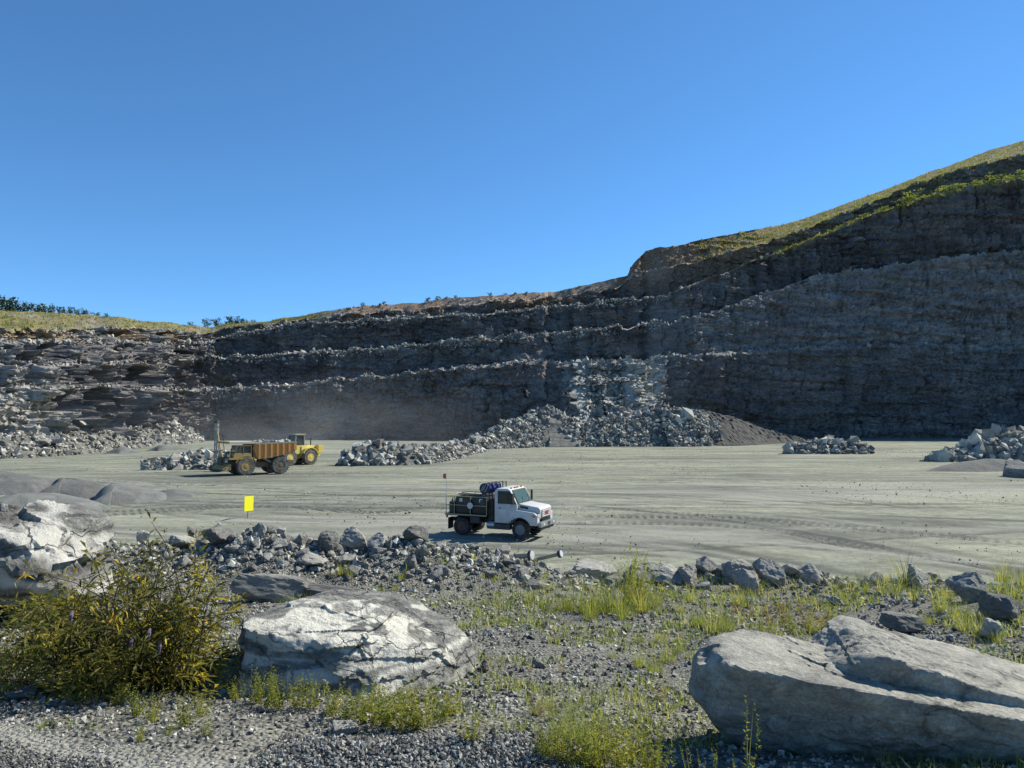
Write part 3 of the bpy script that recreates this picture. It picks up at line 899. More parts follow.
ridge("gravel_mound", [(918, 470, 83), (945, 463, 85), (970, 459, 87), (998, 456, 88), (1012, 459, 88), (1018, 470, 87)], 0.4, 0.22, "smooth pale gravel ramp at the foot of the right rock heap", M_GRAVELHEAP, nu=60, smooth=True, cat="gravel mound", bl=(1.5, 0.1), rnd=0.4)
put_rock("boulder", P3(1017, 474, 76)[()], 2.2, "dark block standing at the right edge of the pit floor", None, "boulder", rot=(0.2, 0.1, 1.0), scale=(1, 1, 1.3))

# loose stones spilled over the pit floor
def floor_stones():
    n = 9000
    Y = np.exp(rng.uniform(math.log(26), math.log(150), n))
    X = rng.uniform(-0.75, 0.75, n) * Y
    q = np.stack([X, Y, 0 * X], -1)
    keep = fbm(q / 9.0, 3, 95) + 0.5 * rng.normal(size=n) * 0.3 > 0.12
    X, Y = X[keep], Y[keep]
    scatter("floor_stones", np.stack([X, Y, floor_z(X, Y) + 0.02], -1), rng.gamma(1.1, 0.014, len(X)) + 0.012 + 0.0003 * Y, TINY, M_RUBBLE, "small loose stones spilled over the pit floor", 0.3)
floor_stones()

# ------------------------------------------------------------------ the near bank with its berm
BERM_Y = L((-600, 14.5), (200, 15.5), (512, 16), (800, 16), (1024, 14), (1500, 12))
BERM_PY = L((-500, 520), (0, 520), (100, 538), (180, 545), (225, 540), (250, 529), (275, 526), (300, 538), (335, 546), (400, 543), (440, 545), (490, 549), (540, 558), (568, 572), (600, 582), (630, 577), (660, 572), (700, 568), (790, 568), (830, 576), (880, 577), (940, 578), (985, 582), (1024, 592), (1500, 620))

def bank_z(X, Y, detail=True):
    Ys = np.maximum(Y, 1.0)
    px = CX + X / Ys * F
    yb = BERM_Y(px)
    zc = CAMZ - (BERM_PY(px) - HORIZON) / F * yb
    zp = 3.4 - 0.113 * (Y - 4.5)
    zp = zp + 0.35 * sstep(820, 1050, px) * sstep(6, 11, Y)
    up = sstep(-2.6, 0.0, Y - yb)
    z = zp * (1 - up) + zc * up
    z = np.where(Y > yb, zc - 0.62 * (Y - yb), z)
    # windrow of coarse crushed stone close to the camera, and the track edge at lower left
    z = z + 0.13 * np.exp(-((Y - (4.72 + 0.10 * np.abs(X + 0.55) ** 1.6)) / 0.30) ** 2) * (1 - sstep(0.35, 0.75, X)) * sstep(-1.75, -1.1, X)
    if detail:
        p = np.stack([X, Y, 0 * X], -1)
        near = 1 - 0.5 * sstep(-0.5, 2.0, Y - yb)
        z = z + near * (0.07 * fbm(p / 1.9, 3, 14) + 0.035 * fbm(p / 0.5, 3, 15) + 0.16 * np.exp(-((Y - yb) / 1.2) ** 2) * fbm(p / 0.8, 3, 16))
    return z

def build_bank():
    th = np.radians(np.concatenate([np.linspace(-62, -37.2, 30), np.linspace(-37, 37, 470), np.linspace(37.2, 62, 30)]))
    yy = np.concatenate([np.geomspace(1.4, 3.4, 20)[:-1], np.geomspace(3.4, 12.5, 205), np.linspace(12.6, 23, 95)])
    T, Yg = np.meshgrid(np.tan(th), yy)
    X = T * Yg
    Z = bank_z(X, Yg)
    Z[-1] = -1.5
    p = np.stack([X, Yg, 0 * X], -1)
    # the dark crushed-stone track runs across the lower left corner
    e = Yg - (4.48 - 0.46 * (X + 1.92)) + 0.22 * fbm(p / 0.6, 3, 24)
    dark = (1 - sstep(-0.10, 0.03, e))
    pale = np.exp(-((e - 0.10) / 0.15) ** 2) * 1.0 * (1 - sstep(-1.6, -0.9, X))
    dark = np.maximum(dark * (1 - sstep(-1.2, -0.8, X)), np.exp(-((Yg - 4.5) / 0.35) ** 2) * (1 - sstep(0.3, 0.8, X)) * sstep(-1.5, -1.0, X) * 0.7)
    V = np.stack([X, Yg, Z], -1).reshape(-1, 3)
    mask = np.stack([dark, pale, 0 * dark], -1).reshape(-1, 3)
    o = link("gravel_bank", np_mesh("gravel_bank", V, grid_faces(len(yy), len(th)), True, mask), M_BANK)
    tag(o, "stony bank with sparse grass above the pit floor", kind='structure')

build_bank()
_MY = np.geomspace(1.6, 21, 1600)

def G(px, py):
    """point of the bank seen at a photo pixel"""
    rx, rz = ray(px, py)
    zr = CAMZ + rz * _MY
    hit = np.where(bank_z(rx * _MY, _MY) >= zr)[0]
    i = hit[0] if len(hit) else len(_MY) - 1
    return Vector((float(rx * _MY[i]), float(_MY[i]), float(zr[i])))

# gravel: thousands of separate stones
def gravel():
    def field(n, y0, y1, smin, smax, x0=-0.8, x1=0.8, pw=1.0):
        Y = np.exp(rng.uniform(math.log(y0), math.log(y1), n))
        X = rng.uniform(x0, x1, n) * Y
        s = (smin + (smax - smin) * rng.beta(1.0, 4.5, n)) * (0.35 + Y / 9.0)
        return X, Y, s
    P, S, T = [], [], []
    X, Y, s = field(30000, 3.4, 14.5, 0.012, 0.05)
    keep = fbm(np.stack([X, Y, 0 * X], -1) / 0.9, 3, 31) > -0.35 + 0.5 * rng.uniform(-1, 1, len(X))
    X, Y, s = X[keep], Y[keep], s[keep]
    e = Y - (4.48 - 0.46 * (X + 1.92))
    tone = rng.uniform(0, 1, len(s))
    tone = np.where((e < 0) & (X < -0.9), tone * 0.35, np.where((e < 0.28) & (X < -0.9), 0.6 + 0.4 * tone, tone))
    s = np.where((e < 0.28) & (X < -0.9), s * 0.5, s)
    P.append(np.stack([X, Y, bank_z(X, Y)], -1)); S.append(s); T.append(tone)
    # dark coarse windrow in front
    X = rng.uniform(-1.6, 0.55, 9000); Y = 4.62 + 0.10 * np.abs(X + 0.55) ** 1.6 + rng.normal(scale=0.26, size=9000)
    P.append(np.stack([X, Y, bank_z(X, Y)], -1)); S.append(0.008 + 0.022 * rng.beta(1.2, 3.0, 9000)); T.append(rng.uniform(0, 0.85, 9000) ** 1.2)
    # dark crushed stone of the track at lower left
    X = rng.uniform(-4.6, -1.2, 9000); Y = 4.45 - 0.46 * (X + 1.92) - np.abs(rng.normal(scale=0.45, size=9000))
    P.append(np.stack([X, Y, bank_z(X, Y)], -1)); S.append(0.006 + 0.016 * rng.beta(1.2, 3.0, 9000)); T.append(rng.uniform(0, 0.8, 9000) ** 1.3)
    # stones thick on the berm
    n = 9000
    t = rng.uniform(-0.72, 0.72, n)
    yb = BERM_Y(CX + t * F)
    Y = yb + rng.normal(scale=0.62, size=n) - 0.3
    X = t * Y
    keep = (CX + t * F < 640) | (rng.uniform(size=n) < 0.35)
    X, Y = X[keep], Y[keep]
    P.append(np.stack([X, Y, bank_z(X, Y)], -1)); S.append(0.02 + 0.17 * rng.beta(0.9, 5.0, len(X))); T.append(rng.uniform(0.1, 1, len(X)))
    scatter("gravel", np.concatenate(P), np.concatenate(S), TINY, M_GRAVEL, "grey and white crushed stone covering the near bank", 0.25, True, np.concatenate(T))

gravel()

# ------------------------------------------------------------------ big boulders
def hull_radius(v, C, hulls, k=16.0):
    out = np.zeros(len(v))
    for planes in hulls:
        acc = np.zeros(len(v))
        for n, p0 in planes:
            n = np.array(n, float); n /= np.linalg.norm(n)
            d = float(n @ (np.array(p0, float) - C))
            c = v @ n
            r = np.where(c > 1e-3, d / np.maximum(c, 1e-3), 1e6)
            acc += (1.0 / np.maximum(r, 1e-3)) ** k
        out = np.maximum(out, acc ** (-1.0 / k))
    return out

def mat_bigrock(name, dark, mid, light, white, band, scale=4.0, bump=0.8, bd=0.04, crack=2.2):
    t = NT(name)
    tc = t.add("ShaderNodeTexCoord").outputs["Object"]
    r, g, b = t.mask()
    vb = t.mapping(tc, band[0], band[1])
    n = t.noise(vb, scale, 9, 0.7, 0.7)
    n2 = t.noise(tc, scale * 14, 4, 0.75)
    n3 = t.noise(tc, scale * 3.2, 6, 0.7)
    c = t.ramp(n, [(0.34, dark), (0.5, mid), (0.64, light)])
    c = t.mix(0.75, c, t.ramp(n2, [(0.3, 0.55), (0.5, 1.0), (0.7, 1.4)]), 'MULTIPLY')
    c = t.mix(0.5, c, t.ramp(n3, [(0.32, 0.6), (0.5, 1.0), (0.68, 1.3)]), 'MULTIPLY')
    wc = t.mix(0.6, white, t.ramp(n3, [(0.3, 0.75), (0.6, 1.0)]), 'MULTIPLY')
    wc = t.mix(t.ramp(n2, [(0.3, 0.5), (0.45, 0.0)]), wc, mid)
    c = t.mix(r, c, wc)
    c = t.mix(g, c, (0.05, 0.05, 0.048))
    wob = t.add("ShaderNodeVectorMath", {0: tc, 1: t.add("ShaderNodeVectorMath", {0: t.add("ShaderNodeTexNoise", {"Vector": tc, "Scale": 3.0, "Detail": 5.0}).outputs["Color"], 1: (0.35, 0.35, 0.35)}, operation='MULTIPLY').outputs[0]}, operation='ADD').outputs[0]
    ve = t.add("ShaderNodeTexVoronoi", {"Vector": t.mapping(wob, (1.0, 1.2, 2.2), band[1]), "Scale": crack, "Randomness": 1.0}, feature='DISTANCE_TO_EDGE').outputs["Distance"]
    cm = t.math('MULTIPLY', t.ramp(ve, [(0.0, 1.0), (0.016, 0.55), (0.035, 0.0)]), t.ramp(t.noise(tc, 1.3, 3), [(0.5, 0.0), (0.6, 1.0)]))
    c = t.mix(t.math('MULTIPLY', cm, 0.5), c, (0.045, 0.044, 0.042))
    n3 = t.math('SUBTRACT', n3, t.math('MULTIPLY', cm, 0.6))
    h = t.math('ADD', t.math('MULTIPLY', n3, 0.8), t.math('ADD', t.math('MULTIPLY', n, 0.7), t.math('MULTIPLY', n2, 0.35)))
    return t.done(c, 0.9, t.bump(h, bump, bd), 0.25, 0.0, 0.78)

def big_rock(name, C, hulls, mat, label, disp, sub=6, maskf=None, k=16.0):
    C = np.array(C, float)
    v, f = ico(sub)
    r = hull_radius(v, C, hulls, k)
    p = v * r[:, None]
    d = disp(p, v)
    p = p + v * d[:, None]
    mask = maskf(p + C) if maskf else np.zeros((len(p), 3))
    me = np_mesh(name, p, f, True, mask)
    try:
        me.set_sharp_from_angle(angle=R(32))
    except Exception:
        pass
    o = link(name, me, mat, loc=Vector(C))
    return tag(o, label, "boulder")

# right-hand boulder
M_RB = mat_bigrock("pale_granite", (0.23, 0.23, 0.218), (0.34, 0.338, 0.31), (0.46, 0.455, 0.41), (0.6, 0.6, 0.57), ((1, 1.4, 2.0), (0, 0.25, 0.3)), 3.0, 0.9, 0.035, 0.9)
def ledges(p, n, f, s, jit=0.5):
    """thin broken steps along the stone's own layering"""
    n = np.array(n, float); n /= np.linalg.norm(n)
    a = (p @ n) * f + jit * fbm(p * 2.3, 3, s) + 0.25 * fbm(p * 7, 2, s + 3)
    k = np.floor(a)
    fr = a - k
    return _perm[(k.astype(np.int64) * 7 + s) & 4095] / 4096.0 - 0.5 + 0.35 * (0.5 - fr)

def rough(p, s):
    r = 1 - np.abs(fbm(p * 3.2, 4, s))
    return 0.028 * (r - 0.8) + 0.010 * fbm(p * 11, 3, s + 5) + 0.005 * fbm(p * 30, 2, s + 6)

def disp_right(p, v):
    return 0.03 * fbm(p * 1.5, 3, 1) + 2.0 * rough(p, 20) + 0.022 * ledges(p, (0.25, -0.1, 0.95), 9.0, 30) + 0.016 * blocks(p * np.array([2.4, 3.0, 5.0]), 3, 0.5)
big_rock("boulder", (2.55, 5.35, 3.52), [
    [((0.15, -0.08, 0.98), (1.6, 4.9, 3.93)), ((-0.15, -0.89, -0.43), (2.1, 4.80, 3.72)), ((-0.95, -0.25, 0.05), (1.27, 5.2, 3.7)), ((-0.66, -0.66, -0.36), (1.42, 4.98, 3.62)), ((-0.55, -0.5, -0.67), (1.55, 4.95, 3.42)), ((-0.8, 0.1, -0.6), (1.32, 5.2, 3.5)), ((-0.5, 0.1, 0.85), (1.34, 5.2, 3.92)),
     ((0.8, -0.5, 0.1), (4.3, 5.0, 3.5)), ((0.9, 0.3, 0.2), (4.35, 5.4, 3.5)), ((0.1, 0.95, 0.3), (2.0, 5.62, 3.85)), ((-0.6, 0.8, 0.1), (1.5, 5.5, 3.6)), ((0, -0.4, -0.9), (2.5, 4.9, 3.26)), ((0, 0, -1), (2.5, 5.3, 3.2))],
    [((0.27, -0.06, 0.96), (2.75, 5.3, 3.90)), ((-0.86, -0.38, 0.34), (2.12, 5.2, 3.86)), ((-0.14, -0.96, -0.12), (2.6, 4.94, 3.75)), ((0, 0.9, 0.4), (2.9, 6.0, 3.86)), ((0.9, 0.1, 0.3), (4.3, 5.3, 3.5)), ((0, 0, -1), (2.5, 5.3, 3.2)), ((-0.35, 0.05, 0.93), (2.45, 5.5, 3.955)), ((-0.5, 0.8, 0.2), (2.3, 5.8, 3.8))],
    ], M_RB, "huge grey boulder with a sunlit top at the lower right", disp_right, 7, None, 40.0)

# middle boulder with white quartz
M_MB = mat_bigrock("banded_gneiss", (0.11, 0.112, 0.113), (0.23, 0.232, 0.225), (0.42, 0.42, 0.39), (0.80, 0.79, 0.72), ((1.2, 1.2, 4.0), (0.35, 0.1, 0)), 2.6, 1.0, 0.05)
def disp_mid(p, v):
    return 0.05 * fbm(p * 1.3, 3, 5) + 1.5 * rough(p, 40) + 0.040 * ledges(p, (0.25, -0.35, 0.9), 7.5, 44) + 0.022 * blocks(p * np.array([1.6, 2.2, 5.0]), 6, 0.6)
def mask_mid(w):
    x, y, z = w[:, 0], w[:, 1], w[:, 2]
    q = w * 1.0
    n = fbm(q * 1.7, 4, 40); n2 = fbm(q * 5, 3, 41)
    s = (z - 3.18) - 0.36 * (y - 6.5) / 1.1 + 0.0       # how far above the sloping face
    t = y + 0.26 * n + 0.08 * n2 + 0.38 * (x + 1.6)
    n3 = fbm(q * 16, 3, 47)
    gap = sstep(-0.24, -0.12, n + 0.55 * n2 + 0.22 * n3 + 0.02)
    fol = fbm(q * np.array([2.5, 3.0, 13.0]) + np.array([0.9, 0, 0]) * z[:, None], 4, 48)
    gap = gap * (1 - 0.75 * sstep(0.10, 0.24, fol + 0.15 * n3))
    t = t + 0.05 * n3
    s2 = z + 0.26 * (x + 1.6) + 0.10 * n + 0.05 * n2 + 0.02 * n3
    vein = sstep(3.53, 3.57, s2) * (1 - sstep(7.45, 7.52, t - 0.30 * (x + 1.6))) * gap
    st = fbm(q * np.array([1.6, 2.0, 9.0]) + np.array([0.8, 0, 0]) * z[:, None], 4, 45)      # thin pale streaks along the banding
    vein = np.maximum(vein, 0.75 * sstep(0.20, 0.27, st))
    vein2 = np.exp(-((z - (3.33 + 0.10 * (x + 0.9)) + 0.03 * n2) / 0.022) ** 2) * (x > -1.15) * 0.95
    crack = np.exp(-((np.abs(fbm(q * np.array([2.4, 1.0, 1.0]), 3, 43)) - 0.0) / 0.016) ** 2) * 0.8 * (vein > 0.3)
    lines = np.exp(-((z - 3.46 + 0.05 * n + 0.1 * (x + 2.2)) / 0.012) ** 2) * (x < -1.7) * 0.5
    return np.stack([np.clip(np.maximum(np.maximum(vein, vein2), lines), 0, 1), crack, 0 * n], -1)
big_rock("boulder", (-1.6, 7.2, 3.25), [[
    ((0.10, -0.16, 0.98), (-1.8, 7.0, 3.68)), ((-0.18, -0.93, 0.30), (-1.9, 6.45, 3.35)), ((0.42, -0.66, 0.62), (-1.15, 6.75, 3.52)), ((0.05, -0.9, 0.42), (-1.3, 6.45, 3.28)), ((-1, -0.25, 0.05), (-2.44, 6.9, 3.4)), ((0.8, -0.3, 0.5), (-0.62, 6.9, 3.25)), ((0.36, -0.1, 0.93), (-1.1, 7.3, 3.60)),
    ((0.10, 0.05, 1), (-1.9, 7.7, 3.74)), ((-0.3, 0.1, 0.95), (-2.3, 7.2, 3.70)), ((0, 1, 0.1), (-1.5, 8.2, 3.5)), ((0.6, 0.7, 0.3), (-0.7, 7.7, 3.5)), ((0, 0, -1), (-1.5, 7.2, 2.9))]],
    M_MB, "low grey boulder with broad white quartz patches beside the leafy bush", disp_mid, 7, mask_mid, 40.0)

# folded left-hand boulder
M_LB = mat_bigrock("folded_gneiss", (0.08, 0.082, 0.083), (0.19, 0.19, 0.185), (0.38, 0.38, 0.36), (0.74, 0.73, 0.69), ((1.0, 1.0, 3.0), (0.5, -0.5, 0.2)), 1.6, 1.0, 0.06, 1.2)
def disp_left(p, v):
    return 0.07 * fbm(p * 0.8, 3, 55) + 3.0 * rough(p * 0.6, 60) + 0.10 * ledges(p, (0.6, -0.2, 0.75), 3.0, 64, 0.9) + 0.10 * blocks(p * np.array([0.8, 1.0, 1.4]), 56, 0.7) + 0.04 * blocks(p * np.array([2.4, 3, 3.5]), 57, 0.7)
def mask_left(w):
    n = fbm(w * 0.9, 4, 60); n2 = fbm(w * 3, 3, 61)
    s = w[:, 2] + 0.55 * (w[:, 0] + 7) + 0.35 * n + 0.08 * n2
    band = lambda c, h: np.exp(-((s - c) / h) ** 4)
    m = np.maximum(np.maximum(band(4.32, 0.10), band(3.75, 0.08)), np.maximum(band(3.25, 0.12), band(4.75, .05)))
    return np.stack([m * 0.8, 0.6 * np.exp(-((s - 4.05) / 0.03) ** 2), 0 * n], -1)
big_rock("boulder", (-7.2, 10.6, 3.65), [[
    ((0.24, -0.25, 0.94), (-7.0, 10.3, 4.25)), ((0.05, 0, 1), (-7, 10.6, 4.46)), ((0, 0.5, 0.85), (-7, 11.2, 4.2)), ((0.95, -0.22, 0.12), (-6.15, 10.2, 3.7)), ((0.55, -0.8, 0.15), (-6.3, 9.75, 3.7)), ((0.1, -0.9, -0.42), (-7.0, 9.55, 3.7)), ((0.1, -0.35, -0.93), (-7.0, 9.8, 3.22)), ((0.5, -0.3, 0.8), (-6.4, 10.2, 4.1)),
    ((-1, 0, 0), (-9.4, 10.5, 3.5)), ((0, 1, 0), (-7, 11.9, 3.5)), ((0.7, 0.7, 0), (-5.9, 11.2, 3.5)), ((0, 0, -1), (-7, 10.6, 2.7))],
    [((0.0, -0.1, 1.0), (-7.4, 11, 4.2)), ((0, 0.5, 0.85), (-7, 11.2, 4.2)), ((0.6, -0.5, 0.6), (-7.0, 10.6, 4.2)), ((0.95, -0.22, 0.12), (-6.2, 10.4, 3.7)), ((0.7, 0.7, 0), (-6.5, 11.2, 3.5)), ((0, -0.8, 0.6), (-7.6, 10.0, 4.2)), ((-1, 0, 0), (-9.4, 10.5, 3.5)), ((0, 1, 0), (-7, 11.9, 3.5)), ((0, 0, -1), (-7, 10.6, 3.3))]],
    M_LB, "tall folded grey and white boulder overhanging at the left edge", disp_left, 6, mask_left, 18.0)

# dark slabs on and beside the white boulder
def slab(px, py, w, h, dep, label, rz=0.0, tilt=0.0, tone=0):
    c = G(px, py)
    Y = c.y
    W, H = w * Y / F, h * Y / F
    seed = int(px * 7 + py)
    v, f = rock_shape(seed, 4, 14, 0.05, 0.8)
    p = v + 0.05 * (blocks(v * np.array([2.5, 3, 6.0]) + seed, 3)[:, None] * v) + 0.02 * (fbm(v * 9 + seed, 3, 3)[:, None] * v)
    p = p / np.abs(p).max(0)
    me = np_mesh("boulder", p, f, False)
    me.materials.append((M_BOULDER, M_DARKROCK, M_PALEROCK)[tone])
    o = bpy.data.objects.new("boulder", me)
    col.objects.link(o)
    o.location = (c.x, Y + dep * 0.3, c.z + H * 0.40)
    o.scale = (W / 2, dep / 2, H * 0.60)
    o.rotation_euler = (0, tilt, rz)
    return tag(o, label, "boulder")

M_DARKROCK = rock_mat("dark_schist", (0.10, 0.102, 0.103), (0.19, 0.19, 0.185), (0.34, 0.34, 0.32), 2.0, 0.9, 0.05, band=(1, 1, 3.5), rand=0.15)
M_PALEROCK = rock_mat("pale_quartz_rock", (0.22, 0.222, 0.215), (0.42, 0.415, 0.39), (0.64, 0.63, 0.58), 2.0, 0.7, 0.05, band=(1, 1, 2.0), rand=0.15)
SLABS = [
    (330, 604, 110, 20, 0.5, "long dark layered slab lying along the back of the white boulder", 0.05, 0.14, 1),
    (276, 603, 92, 36, 0.9, "grey sloping slab rising behind the left end of the white boulder", 0.15, 0.2, 0),
    (596, 580, 58, 22, 1.6, "smooth pale flat slab in the gap of the berm", 0.1, 0.0, 2),
    (656, 585, 66, 27, 1.3, "dark faced boulder with a pale top beside the tall plumed weed", -0.1, 0.2, 0),
    (688, 584, 24, 18, 0.7, "narrow grey block right of the dark faced boulder", 0.4, 0.2, 0),
    (709, 575, 20, 17, 0.7, "upright grey block in the right berm behind the grass", 0.2, -0.3, 0),
    (738, 583, 30, 26, 0.8, "bulky grey rock in the middle of the right berm", -0.3, 0.2, 0),
    (752, 594, 30, 24, 0.6, "pale wedge of rock in front of the right berm", 0.5, 0.35, 2),
    (771, 586, 30, 28, 0.8, "grey rock with a pointed pale top in the right berm", 0.1, 0.3, 0),
    (789, 580, 18, 15, 0.6, "pale squat block near the right end of the berm rocks", 0.7, 0.0, 2),
    (812, 584, 30, 22, 0.7, "flat grey rock at the right end of the berm rocks", 0.2, 0.15, 0),
    (838, 606, 34, 10, 0.25, "thin pale splinter of rock tilted in the grass", 0.1, 0.55, 2),
    (922, 588, 32, 20, 0.5, "tilted pale slab right of the long grass clump", 0.0, 0.5, 2),
    (976, 602, 36, 30, 0.6, "streaked pointed grey rock in the right hand grass", 0.9, 0.5, 0),
    (1010, 622, 36, 26, 0.6, "rounded pale rock at the right edge behind the huge boulder", 0.1, 0.3, 0),
    (908, 634, 42, 18, 0.5, "grey wedge poking up behind the huge boulder", -0.1, 0.2, 0),
    (996, 640, 22, 20, 0.3, "small leaning splinter of rock near the right edge", 0.0, 0.9, 2),
    (217, 549, 40, 22, 0.9, "dark hollow faced boulder left of the berm mound", 0.1, 0.0, 1),
    (176, 549, 32, 13, 0.6, "pale flat rock just above the leafy bush", 0.1, 0.1, 2),
    (140, 542, 18, 12, 0.4, "small pale rock at the top of the leafy bush", 0.3, 0.0, 2),
    (196, 546, 22, 13, 0.5, "pale rounded rock beside the dark hollow faced boulder", 0.6, 0.1, 2),
    (190, 540, 9, 15, 0.3, "small dark upright stone on the berm above the bush", 0.2, 0.0, 1),
    (236, 549, 16, 12, 0.4, "pinkish grey cube of rock in front of the berm mound", 0.4, 0.0, 2),
    (300, 549, 16, 20, 0.4, "split grey upright rock right of the berm mound", 0.2, 0.1, 0),
    (322, 551, 30, 20, 0.7, "grey rock in shadow behind the long dark slab", 0.1, 0.2, 1),
    (352, 549, 30, 24, 0.7, "pale peaked rock left of the service truck's shadow", 0.5, 0.3, 2),
    (378, 549, 26, 18, 0.6, "low grey rock right of the pale peaked rock", 0.2, 0.1, 0),
    (418, 546, 34, 18, 0.7, "dark jagged rock in the service truck's shadow", 0.1, 0.2, 1),
    (305, 566, 42, 13, 0.9, "flat pale slab sunk in the gravel behind the white boulder", 0.1, 0.08, 2),
    (345, 566, 22, 12, 0.5, "low grey stone in front of the pale peaked rock", 0.3, 0.1, 0),
    (485, 672, 13, 11, 0.2, "small dark stone in the gravel right of the white boulder", 0.3, 0.0, 1),
    (538, 668, 12, 7, 0.2, "small pale stone in the middle of the gravel", 0.3, 0.0, 2),
    (18, 700, 30, 14, 0.3, "grey stone in the gravel below the leafy bush", 0.2, 0.0, 0),
    (195, 680, 40, 22, 0.5, "dark rock in the shade between bush and white boulder", 0.2, 0.1, 1),
    (345, 734, 30, 10, 0.2, "flat dusty stone at the edge of the dark gravel", 0.2, 0.0, 2),
]
for s in SLABS:
    slab(*s)

# the berm: individual rocks along its crest
for i in range(210):
    px = random.choice([random.uniform(232, 330), random.uniform(330, 640), random.uniform(330, 640), random.uniform(330, 640), random.uniform(640, 830), random.uniform(640, 830), random.uniform(160, 232), random.uniform(830, 1020)])
    top = float(BERM_PY(px))
    py = top + random.random() ** 1.3 * (34 if 330 < px < 640 else 22)
    g = G(px, py)
    w = random.choice([6, 7, 8, 9, 10, 12, 15]) * random.uniform(0.8, 1.25)
    sz = 0.5 * w * g.y / F
    if px < 330:
        lab, grp = "angular grey rock in the berm around its left hand mound", "rocks in the left part of the berm"
    elif px < 640:
        lab, grp = "angular grey rock in the berm in front of the service truck", "rocks in the middle of the berm"
    elif px < 830:
        lab, grp = "small angular rock tucked among the big blocks of the right berm", "small rocks in the right berm"
    else:
        lab, grp = "small angular rock in the grass of the bank behind the huge boulder", "small rocks in the right hand grass"
    put_rock("berm_rock", (g.x, g.y, g.z + sz * 0.25), sz * 1.25, lab, grp)

# ------------------------------------------------------------------ plants
def mat_leaf(name, stops, trans=0.45):
    t = NT(name)
    r, g, b = t.mask()
    rnd = t.add("ShaderNodeObjectInfo").outputs["Random"]
    f = t.math('ADD', r, t.math('MULTIPLY', t.math('SUBTRACT', rnd, 0.5), 0.25), clamp=True)
    c = t.ramp(f, stops)
    m = t.done(c, 0.6, None, 0.25, 0.0, 1.15, False)
    c = t.last
    tr = t.add("ShaderNodeBsdfTranslucent", {"Color": t.mix(1.0, c, (1.9, 1.75, 0.8), 'MULTIPLY')})
    mx = t.add("ShaderNodeMixShader", {0: trans})
    t.l.new(t.bsdf.outputs[0], mx.inputs[1]); t.l.new(tr.outputs[0], mx.inputs[2])
    t.l.new(mx.outputs[0], t.out.inputs[0])
    return m

M_GRASS = mat_leaf("grass_blades", [(0.0, (0.075, 0.115, 0.028)), (0.4, (0.14, 0.185, 0.048)), (0.75, (0.23, 0.245, 0.08)), (1.0, (0.37, 0.33, 0.16))])
M_HILLGRASS = mat_leaf("hill_grass", [(0.0, (0.045, 0.07, 0.02)), (0.4, (0.085, 0.12, 0.032)), (0.75, (0.15, 0.165, 0.05)), (1.0, (0.27, 0.22, 0.10))])
M_WEED = mat_leaf("weed_leaves", [(0.0, (0.07, 0.10, 0.025)), (0.5, (0.145, 0.17, 0.045)), (0.85, (0.25, 0.25, 0.065)), (1.0, (0.38, 0.33, 0.08))])
M_DRY = mat_leaf("dry_stalks", [(0.0, (0.075, 0.06, 0.045)), (0.4, (0.15, 0.10, 0.075)), (0.75, (0.17, 0.15, 0.06)), (1.0, (0.28, 0.22, 0.12))])
M_BUSHLEAF = mat_leaf("bush_leaves", [(0.0, (0.05, 0.055, 0.017)), (0.35, (0.125, 0.125, 0.03)), (0.7, (0.225, 0.20, 0.05)), (0.92, (0.33, 0.27, 0.06)), (1.0, (0.38, 0.22, 0.06))], 0.45)
M_YELLOW = mat_leaf("yellow_leaves", [(0.0, (0.45, 0.36, 0.03)), (1.0, (0.55, 0.30, 0.05))], 0.3)
M_TWIG = rock_mat("brown_twig", (0.05, 0.035, 0.025), (0.10, 0.075, 0.05), (0.17, 0.14, 0.10), 8, 0.4, 0.01)
M_PURPLE = paint("purple_flower", (0.17, 0.11, 0.19), 0.8, 0.2)
M_TREE = mat_leaf("tree_leaves", [(0.0, (0.02, 0.035, 0.014)), (0.5, (0.04, 0.062, 0.022)), (1.0, (0.075, 0.10, 0.03))], 0.15)
M_BRIGHT = mat_leaf("bright_shrub_leaves", [(0.0, (0.08, 0.12, 0.03)), (0.5, (0.14, 0.19, 0.05)), (1.0, (0.24, 0.27, 0.09))], 0.3)

def blades(g, n, h, spread, width, lean, base=(0, 0, 0), tone=None, segs=3):
    """tapered bent blades; returns verts, quads, tone"""
    a = g.uniform(0, 2 * math.pi, n)
    rr = spread * np.sqrt(g.uniform(0, 1, n))
    bx, by = rr * np.cos(a), rr * np.sin(a)
    a2 = a + g.normal(scale=0.8, size=n)
    H = h * g.uniform(0.45, 1.0, n)
    ln = lean * g.uniform(0.2, 1.3, n)
    tn = g.uniform(0, 1, n) if tone is None else np.full(n, tone)
    V, T = [], []
    for i in range(segs + 1):
        t = i / segs
        off = ln * H * t * t
        z = H * t * (1 - 0.25 * ln * t)
        cx, cy = bx + np.cos(a2) * off, by + np.sin(a2) * off
        w = width * (1 - t * 0.92) * 0.5
        px, py = -np.sin(a2) * w, np.cos(a2) * w
        V.append(np.stack([np.stack([cx + px, cy + py, z], -1), np.stack([cx - px, cy - py, z], -1)], 1))
        T.append(np.repeat(np.clip(tn + 0.15 * (t - 0.5), 0, 1)[:, None], 2, 1))
    V = np.stack(V, 1).reshape(n, -1, 3) + np.array(base)
    T = np.stack(T, 1).reshape(n, -1)
    k = 2 * (segs + 1)
    f = np.array([[2 * i, 2 * i + 1, 2 * i + 3, 2 * i + 2] for i in range(segs)])
    FF = (f[None] + (np.arange(n) * k)[:, None, None]).reshape(-1, 4)
    return V.reshape(-1, 3), FF, T.ravel()

